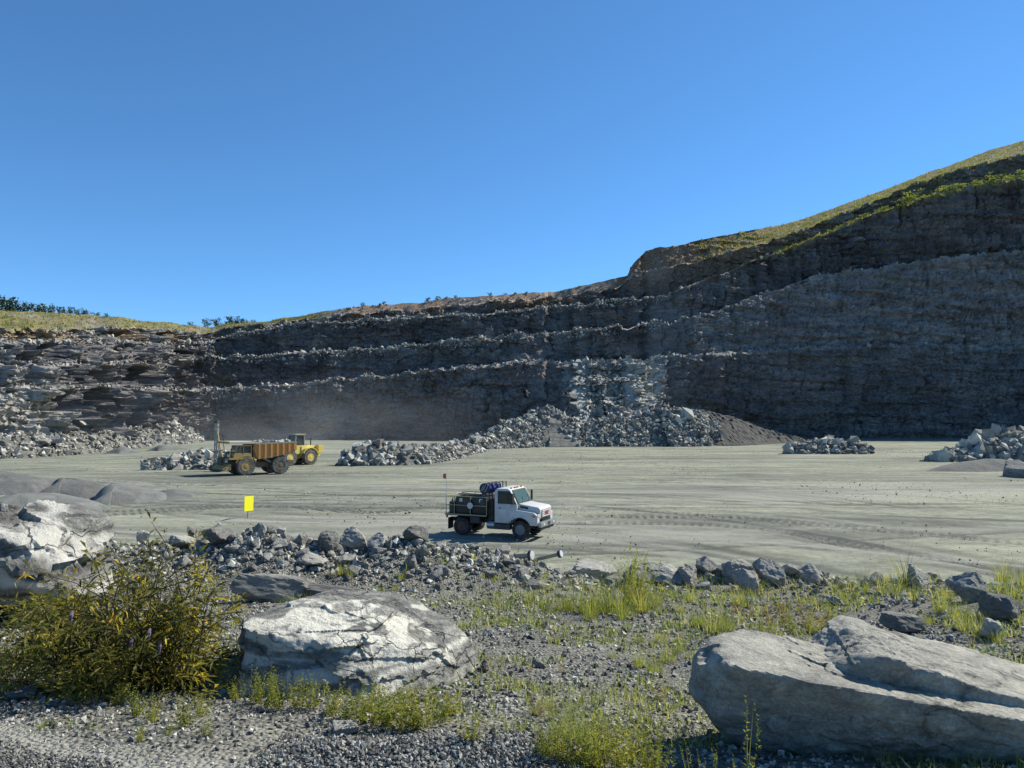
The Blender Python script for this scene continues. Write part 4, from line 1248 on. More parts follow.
def leaves(pts, dirs, ln, wd, tone):
    """folded leaves as two triangles each: base, side, tip, side"""
    n = len(pts)
    d = dirs / np.linalg.norm(dirs, axis=1)[:, None]
    r = rng.normal(size=(n, 3))
    s = np.cross(d, r); s /= np.linalg.norm(s, axis=1)[:, None] + 1e-9
    u = np.cross(s, d)
    m = pts + d * (ln * 0.45)[:, None]
    tip = pts + d * ln[:, None] - np.array([0, 0, 1.0]) * (ln * 0.2)[:, None]
    V = np.stack([pts, m + s * (wd * 0.5)[:, None] + u * (wd * 0.15)[:, None], tip, m - s * (wd * 0.5)[:, None] + u * (wd * 0.15)[:, None]], 1)
    f = np.array([[0, 1, 2], [0, 2, 3]])
    FF = (f[None] + (np.arange(n) * 4)[:, None, None]).reshape(-1, 3)
    return V.reshape(-1, 3), FF, np.repeat(tone, 4)

def mask3(t):
    return np.stack([t, t, t], -1)

def tuft_mesh(seed, n=70, spread=0.14, width=0.012, lean=0.7, mat=None):
    g = np.random.default_rng(seed)
    V, Fc, T = blades(g, n, 1.0, spread, width, lean)
    me = np_mesh("grass_tuft", V, Fc, True, mask3(T))
    me.materials.append(mat or M_GRASS)
    return me

def weed_mesh(seed, stems=9, leaf=0.09, mat=None, spread=0.16, per=26, up=0.7):
    """upright stems set with small leaves, height about 1"""
    g = np.random.default_rng(seed)
    VV, FF, TT, off = [], [], [], 0
    for i in range(stems):
        a = g.uniform(0, 6.28); b = spread * math.sqrt(g.uniform())
        base = np.array([b * math.cos(a), b * math.sin(a), 0])
        tip = base * g.uniform(1.2, 3.0) + np.array([g.normal(scale=0.1), g.normal(scale=0.1), g.uniform(0.55, 1.0)])
        t = np.sort(g.uniform(0.12, 1.0, per))
        bend = np.array([g.normal(scale=0.08), g.normal(scale=0.08), 0])
        pts = base + (tip - base) * t[:, None] + bend * np.sin(t * 3.14)[:, None]
        an = g.uniform(0, 6.28, per)
        dirs = np.stack([np.cos(an), np.sin(an), np.full(per, up)], -1) + g.normal(scale=0.25, size=(per, 3))
        ln = leaf * g.uniform(0.6, 1.2, per) * (1.15 - 0.6 * t)
        v, f, tt = leaves(pts, dirs, ln, ln * 0.34, np.clip(g.uniform(0, 1) * 0.5 + g.uniform(0, 0.6, per), 0, 1))
        VV.append(v); FF.append(f + off); TT.append(tt); off += len(v)
        # stem as a thin three-sided sliver
        st = np.array([base + [0.006, 0, 0], base + [-0.004, 0.005, 0], tip, base + [-0.004, -0.005, 0]])
        VV.append(st); FF.append(np.array([[0, 1, 2], [0, 2, 3]]) + off); TT.append(np.full(4, 0.7)); off += 4
    me = np_mesh("weed", np.concatenate(VV), np.concatenate(FF), False, mask3(np.concatenate(TT)))
    me.materials.append(mat or M_WEED)
    return me

GRASS_ME = [tuft_mesh(900 + i, 105, 0.22, 0.012, 0.85) for i in range(5)]
LONG_ME = [tuft_mesh(920 + i, 55, 0.10, 0.010, 1.0) for i in range(3)]
WEED_ME = [weed_mesh(940 + i, 16, 0.115) for i in range(5)]
DRY_ME = [weed_mesh(960 + i, 11, 0.10, M_DRY) for i in range(3)]
PLUME_ME = [weed_mesh(980, 34, 0.055, M_GRASS, 0.15, 60, 1.8)]
SPIRE_ME = [weed_mesh(985 + i, 2, 0.08, M_WEED, 0.03, 46, 0.9) for i in range(2)]

def plant(kind, px, py, hpx, label, group=None, wide=1.0):
    me, name, cat = {"g": (GRASS_ME, "grass_clump", "grass clump"), "l": (LONG_ME, "grass_clump", "grass clump"), "w": (WEED_ME, "weed_plant", "weed"),
                     "d": (DRY_ME, "dry_weed", "weed"), "p": (PLUME_ME, "plumed_weed", "weed"), "s": (SPIRE_ME, "weed_spire", "weed")}[kind]
    g = G(px, py)
    o = bpy.data.objects.new(name, random.choice(me))
    col.objects.link(o)
    h = hpx * g.y / F * (1.08 if kind in 'wg' else 1.0)
    o.location = g - Vector((0, 0, 0.02))
    o.rotation_euler = (random.gauss(0, 0.08), random.gauss(0, 0.08), random.uniform(0, 6.28))
    o.scale = (h * wide, h * wide, h)
    return tag(o, label, cat, group)

plant("p", 632, 606, 64, "tall yellow green plumed weed beside the dark faced boulder")
plant("s", 748, 776, 84, "tall thin weed spire in front of the huge boulder")
ORD = ("first", "second", "third", "fourth", "fifth", "sixth", "seventh", "eighth", "ninth", "tenth", "eleventh", "twelfth", "thirteenth", "fourteenth")
def which_one(label, i, n):
    return label + (", leftmost" if i == 0 else ", rightmost" if i == n - 1 else ", %s from the left" % ORD[i])
def many(kind, lst, label, group, wide=1.0):
    for i, (x, y, h) in enumerate(sorted(lst)):
        plant(kind, x, y, h, which_one(label, i, len(lst)), group, wide)
many("g", [(565, 611, 36), (580, 613, 42), (598, 613, 46), (613, 614, 46), (642, 612, 40), (590, 619, 32), (623, 619, 36), (545, 610, 26), (530, 602, 22), (655, 606, 28)], "green grass clump between the pale slab and the plumed weed", "grass clumps around the plumed weed", 1.0)
many("l", [(835, 592, 26), (850, 592, 32), (866, 594, 36), (881, 595, 40), (896, 595, 40), (845, 602, 26), (914, 602, 30)], "long arching green grass clump behind the huge boulder", "long grass behind the huge boulder", 1.1)
plant("l", 905, 590, 62, "tallest wispy grass clump behind the huge boulder")
many("g", [(940, 612, 32), (955, 620, 34), (966, 630, 32), (982, 637, 30), (996, 643, 24), (1010, 602, 36), (1003, 582, 30), (945, 600, 24), (1021, 588, 32), (930, 625, 22)], "green grass clump among the rocks at the right edge", "grass clumps at the right edge")
many("g", [(700, 627, 30), (712, 634, 36), (726, 629, 28), (690, 602, 24), (741, 606, 26), (757, 592, 22), (680, 612, 20), (673, 598, 20)], "green grass clump below the right berm rocks", "grass clumps below the right berm")
many("d", [(748, 620, 20), (768, 624, 26), (788, 624, 26), (806, 627, 24), (822, 630, 22), (778, 612, 20), (800, 612, 18), (735, 612, 14)], "brown dry weed below the right berm rocks", "brown weeds below the right berm", 1.3)
many("w", [(812, 632, 22), (790, 632, 18), (830, 622, 22), (765, 634, 16)], "yellow green weed behind the left end of the huge boulder", "weeds behind the huge boulder", 1.2)
many("g", [(640, 667, 28), (655, 674, 34), (668, 662, 30), (640, 642, 20), (661, 642, 24), (680, 652, 24), (612, 658, 14), (628, 630, 16)], "thin green grass clump left of the huge boulder", "grass clumps left of the huge boulder")
many("d", [(660, 701, 26), (540, 716, 26), (488, 667, 14), (530, 672, 12), (560, 672, 14), (595, 668, 12), (515, 640, 10)], "reddish dry weed in the middle of the gravel", "dry weeds in the middle of the gravel")
many("g", [(535, 713, 22), (548, 708, 28), (528, 702, 18), (553, 716, 22)], "small green grass clump in the middle of the gravel", "grass clumps in the middle of the gravel")
plant("w", 472, 741, 36, "single leafy weed right of the white boulder")
many("w", [(328, 716, 32), (344, 719, 38), (360, 723, 40), (378, 726, 46), (394, 728, 48), (410, 729, 50), (425, 727, 48), (440, 723, 42), (452, 716, 34), (370, 712, 28), (400, 714, 34)], "dense yellow green weed in front of the white boulder", "weeds in front of the white boulder", 1.0)
many("w", [(238, 701, 28), (252, 704, 36), (267, 707, 40), (282, 709, 42), (297, 709, 40), (312, 709, 36), (225, 690, 26)], "thin green weed between the leafy bush and the white boulder", "weeds below the left end of the white boulder", 0.8)
many("w", [(135, 717, 36), (152, 722, 34), (186, 727, 40), (202, 716, 30), (140, 742, 24), (206, 736, 26), (170, 735, 20), (118, 705, 28)], "sparse leafy weed in the gravel below the bush", "weeds below the bush", 0.8)
many("w", [(548, 757, 40), (562, 762, 46), (580, 768, 52), (600, 771, 56), (620, 773, 56), (640, 775, 50), (656, 776, 46), (605, 757, 44), (630, 762, 40)], "yellow green weed at the bottom edge left of the huge boulder", "weeds at the bottom edge", 0.9)
many("g", [(560, 737, 38), (575, 743, 44), (590, 748, 44), (570, 722, 30), (552, 745, 30)], "bright grass clump at the edge of the dark gravel", "grass clumps beside the dark gravel", 0.9)
many("s", [(715, 778, 48), (690, 782, 46), (702, 780, 40), (790, 788, 34), (732, 780, 36), (820, 792, 30)], "short weed spire in the shadow of the huge boulder", "weed spires in front of the huge boulder")
many("g", [(342, 575, 20), (332, 578, 12), (350, 578, 16), (395, 590, 12), (380, 592, 12), (402, 580, 14)], "yellowish grass clump behind the long dark slab", "grass clumps behind the long dark slab")

# thin ground cover nobody could count
def ground_cover():
    n = 9000
    Y = np.exp(rng.uniform(math.log(4.3), math.log(15.5), n))
    X = rng.uniform(-0.75, 0.75, n) * Y
    q = np.stack([X, Y, 0 * X], -1)
    px = CX + X / Y * F
    keep = (fbm(q / 1.5, 3, 77) + 0.25 * sstep(430, 600, px) + 0.2 * sstep(10, 13, Y) * sstep(560, 700, px) > 0.10 + rng.uniform(-0.15, 0.15, n)) & ~((Y < 5.3) & (px < 560))
    X, Y = X[keep], Y[keep]
    Z = bank_z(X, Y)
    VV, FF, TT, off = [], [], [], 0
    for i in range(len(X)):
        h = random.uniform(0.04, 0.20) * (0.5 + Y[i] / 14)
        v, f, t = blades(rng, random.randint(4, 9), h, h * 0.5, 0.005 + 0.0007 * Y[i], 0.9, (X[i], Y[i], Z[i] - 0.01), None, 2)
        t = np.clip(t * 0.6 + random.choice([0.0, 0.2, 0.4]), 0, 1)
        VV.append(v); FF.append(f + off); TT.append(t); off += len(v)
    o = link("ground_cover", np_mesh("ground_cover", np.concatenate(VV), np.concatenate(FF), True, mask3(np.concatenate(TT))), M_GRASS)
    tag(o, "sparse thin grass over the near gravel bank", kind='stuff')
ground_cover()

# leafy bush at the left
def bush():
    root_p = G(118, 690)
    root = empty("leafy_bush", root_p)
    tag(root, "large leafy bush with narrow yellow green leaves at the left", "bush")
    g = np.random.default_rng(5)
    s = root_p.y / F                                   # metres per photo pixel at the bush
    stems = MB()
    P, D, Ln, T = [], [], [], []
    tips = []
    for i in range(190):
        a = g.uniform(0, 2 * math.pi)
        b = np.array([math.cos(a) * 22, math.sin(a) * 22, 0]) * math.sqrt(g.uniform()) * s
        b[0] += g.choice([-45, 0, 0, 40, 60]) * s
        # where the tip ends: a mound 230 px wide, 150 px tall, higher right of the middle
        tx = g.uniform(-122, 122)
        hmax = 132 * math.sqrt(max(0.05, 1 - ((tx - 14) / 142) ** 2))
        tz = hmax * g.uniform(0.2, 1.0) * (0.95 + 0.2 * math.sin(tx * 0.075 + 2.2) + 0.14 * math.sin(tx * 0.21 + 1))
        if i % 7 == 0:
            tx *= 1.12; tz *= 1.1
        tip = np.array([tx, g.uniform(-75, 75), tz]) * s
        mid = (b + tip) / 2 + np.array([0, 0, 0.35 * (tip[2])]) - 0.12 * (tip - b) * np.array([1, 1, 0])
        t = np.linspace(0, 1, 9)
        C3 = ((1 - t) ** 2)[:, None] * b + (2 * t * (1 - t))[:, None] * mid + (t ** 2)[:, None] * tip
        stems.tube([tuple(c) for c in C3[::2]], [0.007, 0.006, 0.005, 0.004, 0.002], 4, False)
        n = 40 if i % 7 else 26
        tt = 0.30 + 0.70 * g.uniform(0, 1, n) ** 0.6
        pos = np.stack([np.interp(tt, t, C3[:, k]) for k in range(3)], -1)
        tang = np.gradient(C3, axis=0)
        td = np.stack([np.interp(tt, t, tang[:, k]) for k in range(3)], -1)
        td /= np.linalg.norm(td, axis=1)[:, None]
        side = g.normal(size=(n, 3)); side /= np.linalg.norm(side, axis=1)[:, None]
        off = side * g.uniform(0, 0.075, n)[:, None]
        P.append(pos + off); D.append(td * 0.6 + side * 0.9 + np.array([0, 0, 0.15]))
        Ln.append(g.uniform(0.05, 0.125, n)); T.append(np.clip(g.uniform(0.0, 0.85) + g.normal(scale=0.2, size=n), 0, 0.99))
        tips.append(tip)
    stems.build("stems", M_TWIG, root)["kind"] = 'stuff'
    P, D, Ln, T = map(np.concatenate, (P, D, Ln, T))
    v, f, tn = leaves(P, D, Ln, Ln * 0.20, T)
    o = link("foliage", np_mesh("foliage", v, f, False, mask3(tn)), M_BUSHLEAF, root)
    o["kind"] = 'stuff'
    for i in range(14):
        tp = tips[i * 9]
        q = tp + g.normal(scale=0.04, size=(7, 3)) - np.array([0, 0.05, 0.10])
        v, f, tn = leaves(q, g.normal(size=(7, 3)) + np.array([0, -0.4, -0.5]), g.uniform(0.05, 0.10, 7), g.uniform(0.012, 0.022, 7), g.uniform(0, 1, 7))
        link("yellow_leaves", np_mesh("yellow_leaves", v, f, False, mask3(tn)), M_YELLOW, root)["kind"] = 'stuff'
    for x, z in ((52, 72), (62, 60), (36, 64), (-20, 88)):
        MB().tube([(x * s, -0.42, z * s), (x * s + 0.01, -0.45, z * s - 0.03), (x * s + 0.015, -0.46, z * s - 0.085)], [0.012, 0.017, 0.004], 6).build("flower_spike", M_PURPLE, root)
bush()

def small_shrub(px, py, w, h, label, group=None):
    """low leafy plant in front of the bush"""
    r = G(px, py)
    s = r.y / F
    n = int(w * h * 0.35) + 40
    p = rng.normal(size=(n, 3)) * np.array([w * 0.22 * s, w * 0.16 * s, 0]) + np.array([0, 0, 1]) * (rng.uniform(0.02, 1, n) * h * s)[:, None]
    d = p * np.array([1.5, 1.5, 0.3]) + rng.normal(size=(n, 3)) * 0.15 + np.array([0, 0, 0.1])
    ln = rng.uniform(0.03, 0.075, n)
    v, f, t = leaves(p, d, ln, ln * 0.26, np.clip(rng.uniform(0, 0.9, n), 0, 1))
    o = link("leafy_weed", np_mesh("leafy_weed", v, f, False, mask3(t)), M_BUSHLEAF, loc=r)
    tag(o, label, "weed", group)
small_shrub(40, 660, 80, 60, "low trailing leafy weed left of the big bush")
small_shrub(15, 690, 70, 40, "grassy leafy weed at the left edge below the folded boulder")
small_shrub(175, 690, 70, 70, "leafy weed sprouting at the right foot of the big bush")
small_shrub(90, 700, 80, 40, "leafy weed at the left foot of the big bush")
small_shrub(25, 600, 40, 30, "small green weed under the overhang of the folded boulder")

# trees and shrubs on the rim
def tree_mesh(seed, n=420, wide=0.55, low=0.15):
    g = np.random.default_rng(seed)
    cl = g.normal(size=(16, 3)) * np.array([wide * 0.4, wide * 0.4, 0.20]) + np.array([0, 0, 0.62])
    k = g.integers(0, 16, n)
    p = cl[k] + g.normal(size=(n, 3)) * 0.075
    p[:, 2] = np.clip(p[:, 2], low, 1.05)
    ln = g.uniform(0.06, 0.14, n)
    v, f, t = leaves(p, g.normal(size=(n, 3)) + np.array([0, 0, 0.3]), ln, ln * 0.7, np.clip(g.uniform(0, 0.6, n) + 0.5 * (k % 3 == 0), 0, 1))
    return v, f, t
CROWN_ME = []
for i in range(5):
    v, f, t = tree_mesh(1200 + i)
    me = np_mesh("crown", v, f, False, mask3(t)); me.materials.append(M_TREE)
    CROWN_ME.append(me)
SHRUB_ME = []
for i in range(4):
    v, f, t = tree_mesh(1300 + i, 380, 0.75, 0.0)
    v = v * np.array([1, 1, 0.9]) - np.array([0, 0, 0.12])
    me = np_mesh("shrub", v, f, False, mask3(t)); me.materials.append(M_BRIGHT)
    SHRUB_ME.append(me)
mb = MB()
mb.tube([(0, 0, -0.1), (0.01, 0.01, 0.3), (0.0, 0.02, 0.7)], [0.035, 0.028, 0.01], 6)
for a in range(5):
    mb.tube([(0, 0.01, 0.3 + 0.05 * a), (0.2 * math.cos(a * 1.9), 0.2 * math.sin(a * 1.9), 0.55 + 0.05 * a)], [0.014, 0.005], 5)
TRUNK = mb.build("trunk", M_TWIG)
TRUNK_ME = TRUNK.data
bpy.data.objects.remove(TRUNK)

def rim_point(px):
    """ground of the rim (first grass strip behind the top of the wall) at a photo column"""
    c = int(np.argmin(np.abs(CL['px'] - px)))
    rows = np.where(CL['seg'] == 10)[0]
    return CL['V'][rows[0], c]

def tree(px, ytop, hpx, label, group, back=0.0):
    b = rim_point(px)
    Y = b[1] + back
    rx, rz = ray(px, ytop)
    top = CAMZ + rz * Y
    h = hpx * Y / F
    r = empty("rim_tree", (float(rx * Y), Y, top - h), random.uniform(0, 6.28))
    r.scale = (h, h, h)
    tag(r, label, "tree", group)
    link("crown", random.choice(CROWN_ME), None, r)
    link("trunk", TRUNK_ME, None, r)
LST = sorted(((-14, 296, 22), (2, 296, 22), (10, 299, 18), (18, 301, 16), (27, 303, 15), (36, 303, 15), (45, 305, 13), (54, 306, 12), (62, 308, 10), (70, 308, 10), (81, 309, 11), (88, 312, 8), (97, 313, 7), (106, 314, 6)))
for i, (x, y, h) in enumerate(LST):
    tree(x, y, h, which_one("dark green tree on the grassy hill at the upper left", i, len(LST)), "trees on the left hill", 6.0)
LST = sorted(((208, 319, 10), (217, 318, 11), (229, 318, 12), (236, 317, 13), (244, 319, 9), (191, 322, 6), (254, 320, 7)))
for i, (x, y, h) in enumerate(LST):
    tree(x, y, h, which_one("small dark tree on the skyline above the corner of the wall", i, len(LST)), "trees above the wall corner", 3.0)
LST = sorted(((362, 303, 5), (384, 302, 6), (428, 298, 7), (437, 297, 7), (447, 296, 7), (455, 296, 5), (490, 293, 5), (505, 293, 4)))
for i, (x, y, h) in enumerate(LST):
    tree(x, y, h, which_one("tiny shrub on the skyline above the back wall benches", i, len(LST)), "shrubs above the back wall", 1.0)

def shrub(px, ybase, w, h, label, seg, f0, group=None):
    c = int(np.argmin(np.abs(CL['px'] - px)))
    rows = np.where((CL['seg'] == seg) & (CL['frac'] >= f0))[0]
    b = CL['V'][rows[0], c]
    Y = b[1]
    s = Y / F
    o = bpy.data.objects.new("rim_shrub", random.choice(SHRUB_ME))
    col.objects.link(o)
    o.location = b
    o.scale = (w * s * 0.75, w * s * 0.75, h * s)
    o.rotation_euler = (0, 0, random.uniform(0, 6.28))
    return tag(o, label, "shrub", group)
shrub(915, 203, 30, 15, "largest pale green shrub on the right rim above the dark face", 6, 0.0)
shrub(956, 192, 26, 12, "pale green shrub in the middle of the right rim", 6, 0.0)
shrub(1003, 182, 24, 11, "pale green shrub on the right rim near the picture edge", 6, 0.0)
LST = sorted(((888, 14, 7), (932, 14, 7), (942, 12, 6), (972, 14, 7), (984, 16, 8), (1018, 18, 10), (1030, 18, 9), (870, 10, 5), (846, 9, 5)))
for i, (x, w, h) in enumerate(LST):
    shrub(x, 0, w, h, which_one("small green shrub between the larger ones on the right rim", i, len(LST)), 6, 0.1, "small shrubs on the right rim")

def rim_grass():
    VV, FF, TT, off = [], [], [], 0
    P = np.concatenate([cliff_pts(9, 0, 1, -100, 330, 1500), cliff_pts(9, 0, 1, 700, 1100, 2600), cliff_pts(8, 0, 1, 740, 1100, 900), cliff_pts(6, 0, 1, 780, 1100, 1300), cliff_pts(7, 0.3, 1, 860, 1100, 300)])
    for p in P:
        v, f, t = blades(rng, 4, random.uniform(0.4, 1.3), 0.7, 0.22, 0.9, p - np.array([0, 0, 0.05]), None, 2)
        t = np.clip(t * 0.4 + random.uniform(0.1, 0.75), 0, 1)
        VV.append(v); FF.append(f + off); TT.append(t); off += len(v)
    o = link("rim_grass", np_mesh("rim_grass", np.concatenate(VV), np.concatenate(FF), True, mask3(np.concatenate(TT))), M_HILLGRASS)
    tag(o, "rough grass and weeds on the slopes above the quarry walls", kind='stuff')
rim_grass()

# ------------------------------------------------------------------ vehicles and small things
M_WHITE = paint("white_cab_paint", (0.80, 0.80, 0.78), 0.35, 0.62, (0.42, 0.41, 0.36))
M_BLACK = paint("black_metal", (0.022, 0.022, 0.024), 0.5, 0.35, (0.16, 0.155, 0.14))
M_DARK = paint("dark_grey_metal", (0.06, 0.06, 0.062), 0.55, 0.4, (0.2, 0.19, 0.17))
M_CHROME = paint("bright_metal", (0.62, 0.62, 0.62), 0.25, 0.35, (0.3, 0.29, 0.26), 0.5, 0.7)
M_RUBBER = paint("tyre_rubber", (0.03, 0.03, 0.03), 0.85, 0.75, (0.22, 0.21, 0.19), 0.2, 0.0, 5)
M_RIM = paint("wheel_rim", (0.30, 0.30, 0.29), 0.5, 0.5, (0.2, 0.19, 0.17))
M_RUSTRIM = paint("rusty_wheel_rim", (0.16, 0.075, 0.05), 0.7, 0.5, (0.2, 0.17, 0.14))
M_RAIL = paint("yellow_rail", (0.50, 0.43, 0.22), 0.6, 0.45, (0.30, 0.28, 0.22))
M_BLUE = paint("blue_hose", (0.02, 0.07, 0.42), 0.5, 0.2)
M_LIGHTBLUE = paint("pale_blue_strap", (0.35, 0.48, 0.72), 0.6, 0.2)
M_RED = paint("red_enamel", (0.55, 0.03, 0.02), 0.5, 0.1)
M_ORANGE = paint("orange_flag", (0.85, 0.16, 0.05), 0.7, 0.05)
M_AMBER = paint("amber_lens", (0.75, 0.25, 0.03), 0.3, 0.1)
M_LENS = paint("headlamp_lens", (0.72, 0.74, 0.74), 0.15, 0.1, (0.4, 0.4, 0.36), 0.6)
M_YELLOW_SIGN = paint("yellow_sign_face", (0.92, 0.84, 0.01), 0.5, 0.02, kk=1.35)
M_POST = paint("sign_post", (0.55, 0.52, 0.36), 0.6, 0.3)
M_RUST = paint("rusty_orange_steel", (0.80, 0.36, 0.09), 0.75, 0.45, (0.33, 0.29, 0.22), 0.25, 0.0, 1.2)
M_BROWN = paint("dusty_brown_steel", (0.24, 0.16, 0.085), 0.75, 0.6, (0.33, 0.3, 0.25), 0.25, 0.0, 1.2)
M_CATYEL = paint("dusty_yellow_paint", (0.55, 0.35, 0.08), 0.65, 0.75, (0.36, 0.33, 0.26), 0.3, 0.0, 1.2)
M_BRIGHTYEL = paint("bright_yellow_paint", (0.95, 0.74, 0.16), 0.55, 0.4, (0.45, 0.42, 0.32), 0.3, 0.0, 1.2)
M_TAN = paint("dusty_tan_steel", (0.46, 0.42, 0.31), 0.7, 0.5, (0.3, 0.29, 0.25))
M_DUSTYTYRE = paint("dusty_tyre", (0.10, 0.097, 0.09), 0.9, 1.0, (0.36, 0.34, 0.30), 0.15, 0.0, 3)
M_MAST = paint("pale_dusty_steel", (0.62, 0.58, 0.46), 0.7, 0.4, (0.45, 0.43, 0.36))
def glass(name, tint, alpha):
    t = NT(name)
    t.bsdf.inputs["Alpha"].default_value = alpha
    return t.done(tint, 0.06, None, 0.6)
M_GLASS = glass("cab_window_glass", (0.03, 0.075, 0.085), 0.72)
M_WIND = glass("windscreen_glass", (0.14, 0.26, 0.27), 0.72)

def wheel(parent, loc, r, w, rim_mat, tyre_mat, rr=0.56, lugs=0, side=-1):
    """tyre with a dished rim; the axle runs along y, side -1 faces -y"""
    s = side
    e = bpy.data.objects.new("wheel", None)
    # the wheel's own mesh is the tyre carcass, so it is a part with geometry
    m = MB()
    m.lathe([(r * rr, -w / 2), (r * 0.93, -w / 2), (r, -w * 0.36), (r, w * 0.36), (r * 0.93, w / 2), (r * rr, w / 2), (r * rr * 0.97, 0.0), (r * rr, -w / 2)], rot=(R(90), 0, 0), n=32, caps=False)
    if lugs:
        for k in range(lugs):
            a = 2 * math.pi * k / lugs
            for sd in (-1, 1):
                m.box((r * 1.0 * math.cos(a + 0.04 * sd), sd * w * 0.24, r * 1.0 * math.sin(a + 0.04 * sd)), (r * 0.07, w * 0.46, r * 0.11), (0, -a, 0.25 * sd))
    bpy.data.objects.remove(e)
    o = m.build("wheel", tyre_mat, parent, True)
    o.location = loc
    q = MB()
    q.lathe([(r * rr * 1.02, 0.0), (r * rr * 0.95, 0.02), (r * rr * 0.80, -0.06), (r * rr * 0.45, -0.07), (r * rr * 0.38, 0.02), (r * 0.10, 0.03), (0.001, 0.03)], rot=(R(90 if s < 0 else -90), 0, 0), n=28)
    rim = q.build("rim", rim_mat, o, True)
    rim.location = (0, s * w * 0.47, 0)
    h = MB()
    for k in range(8):
        a = 2 * math.pi * k / 8
        h.lathe([(r * 0.035, 0), (r * 0.03, 0.035)], loc=(r * rr * 0.62 * math.cos(a), s * (w * 0.47 - 0.03), r * rr * 0.62 * math.sin(a)), rot=(R(90 if s < 0 else -90), 0, 0), n=6)
    h.build("wheel_nuts", M_DARK, o)
    return o

def arc(cx, cz, r, a0, a1, n=10):
    return [(cx + r * math.cos(R(a0 + (a1 - a0) * i / n)), cz + r * math.sin(R(a0 + (a1 - a0) * i / n))) for i in range(n + 1)]

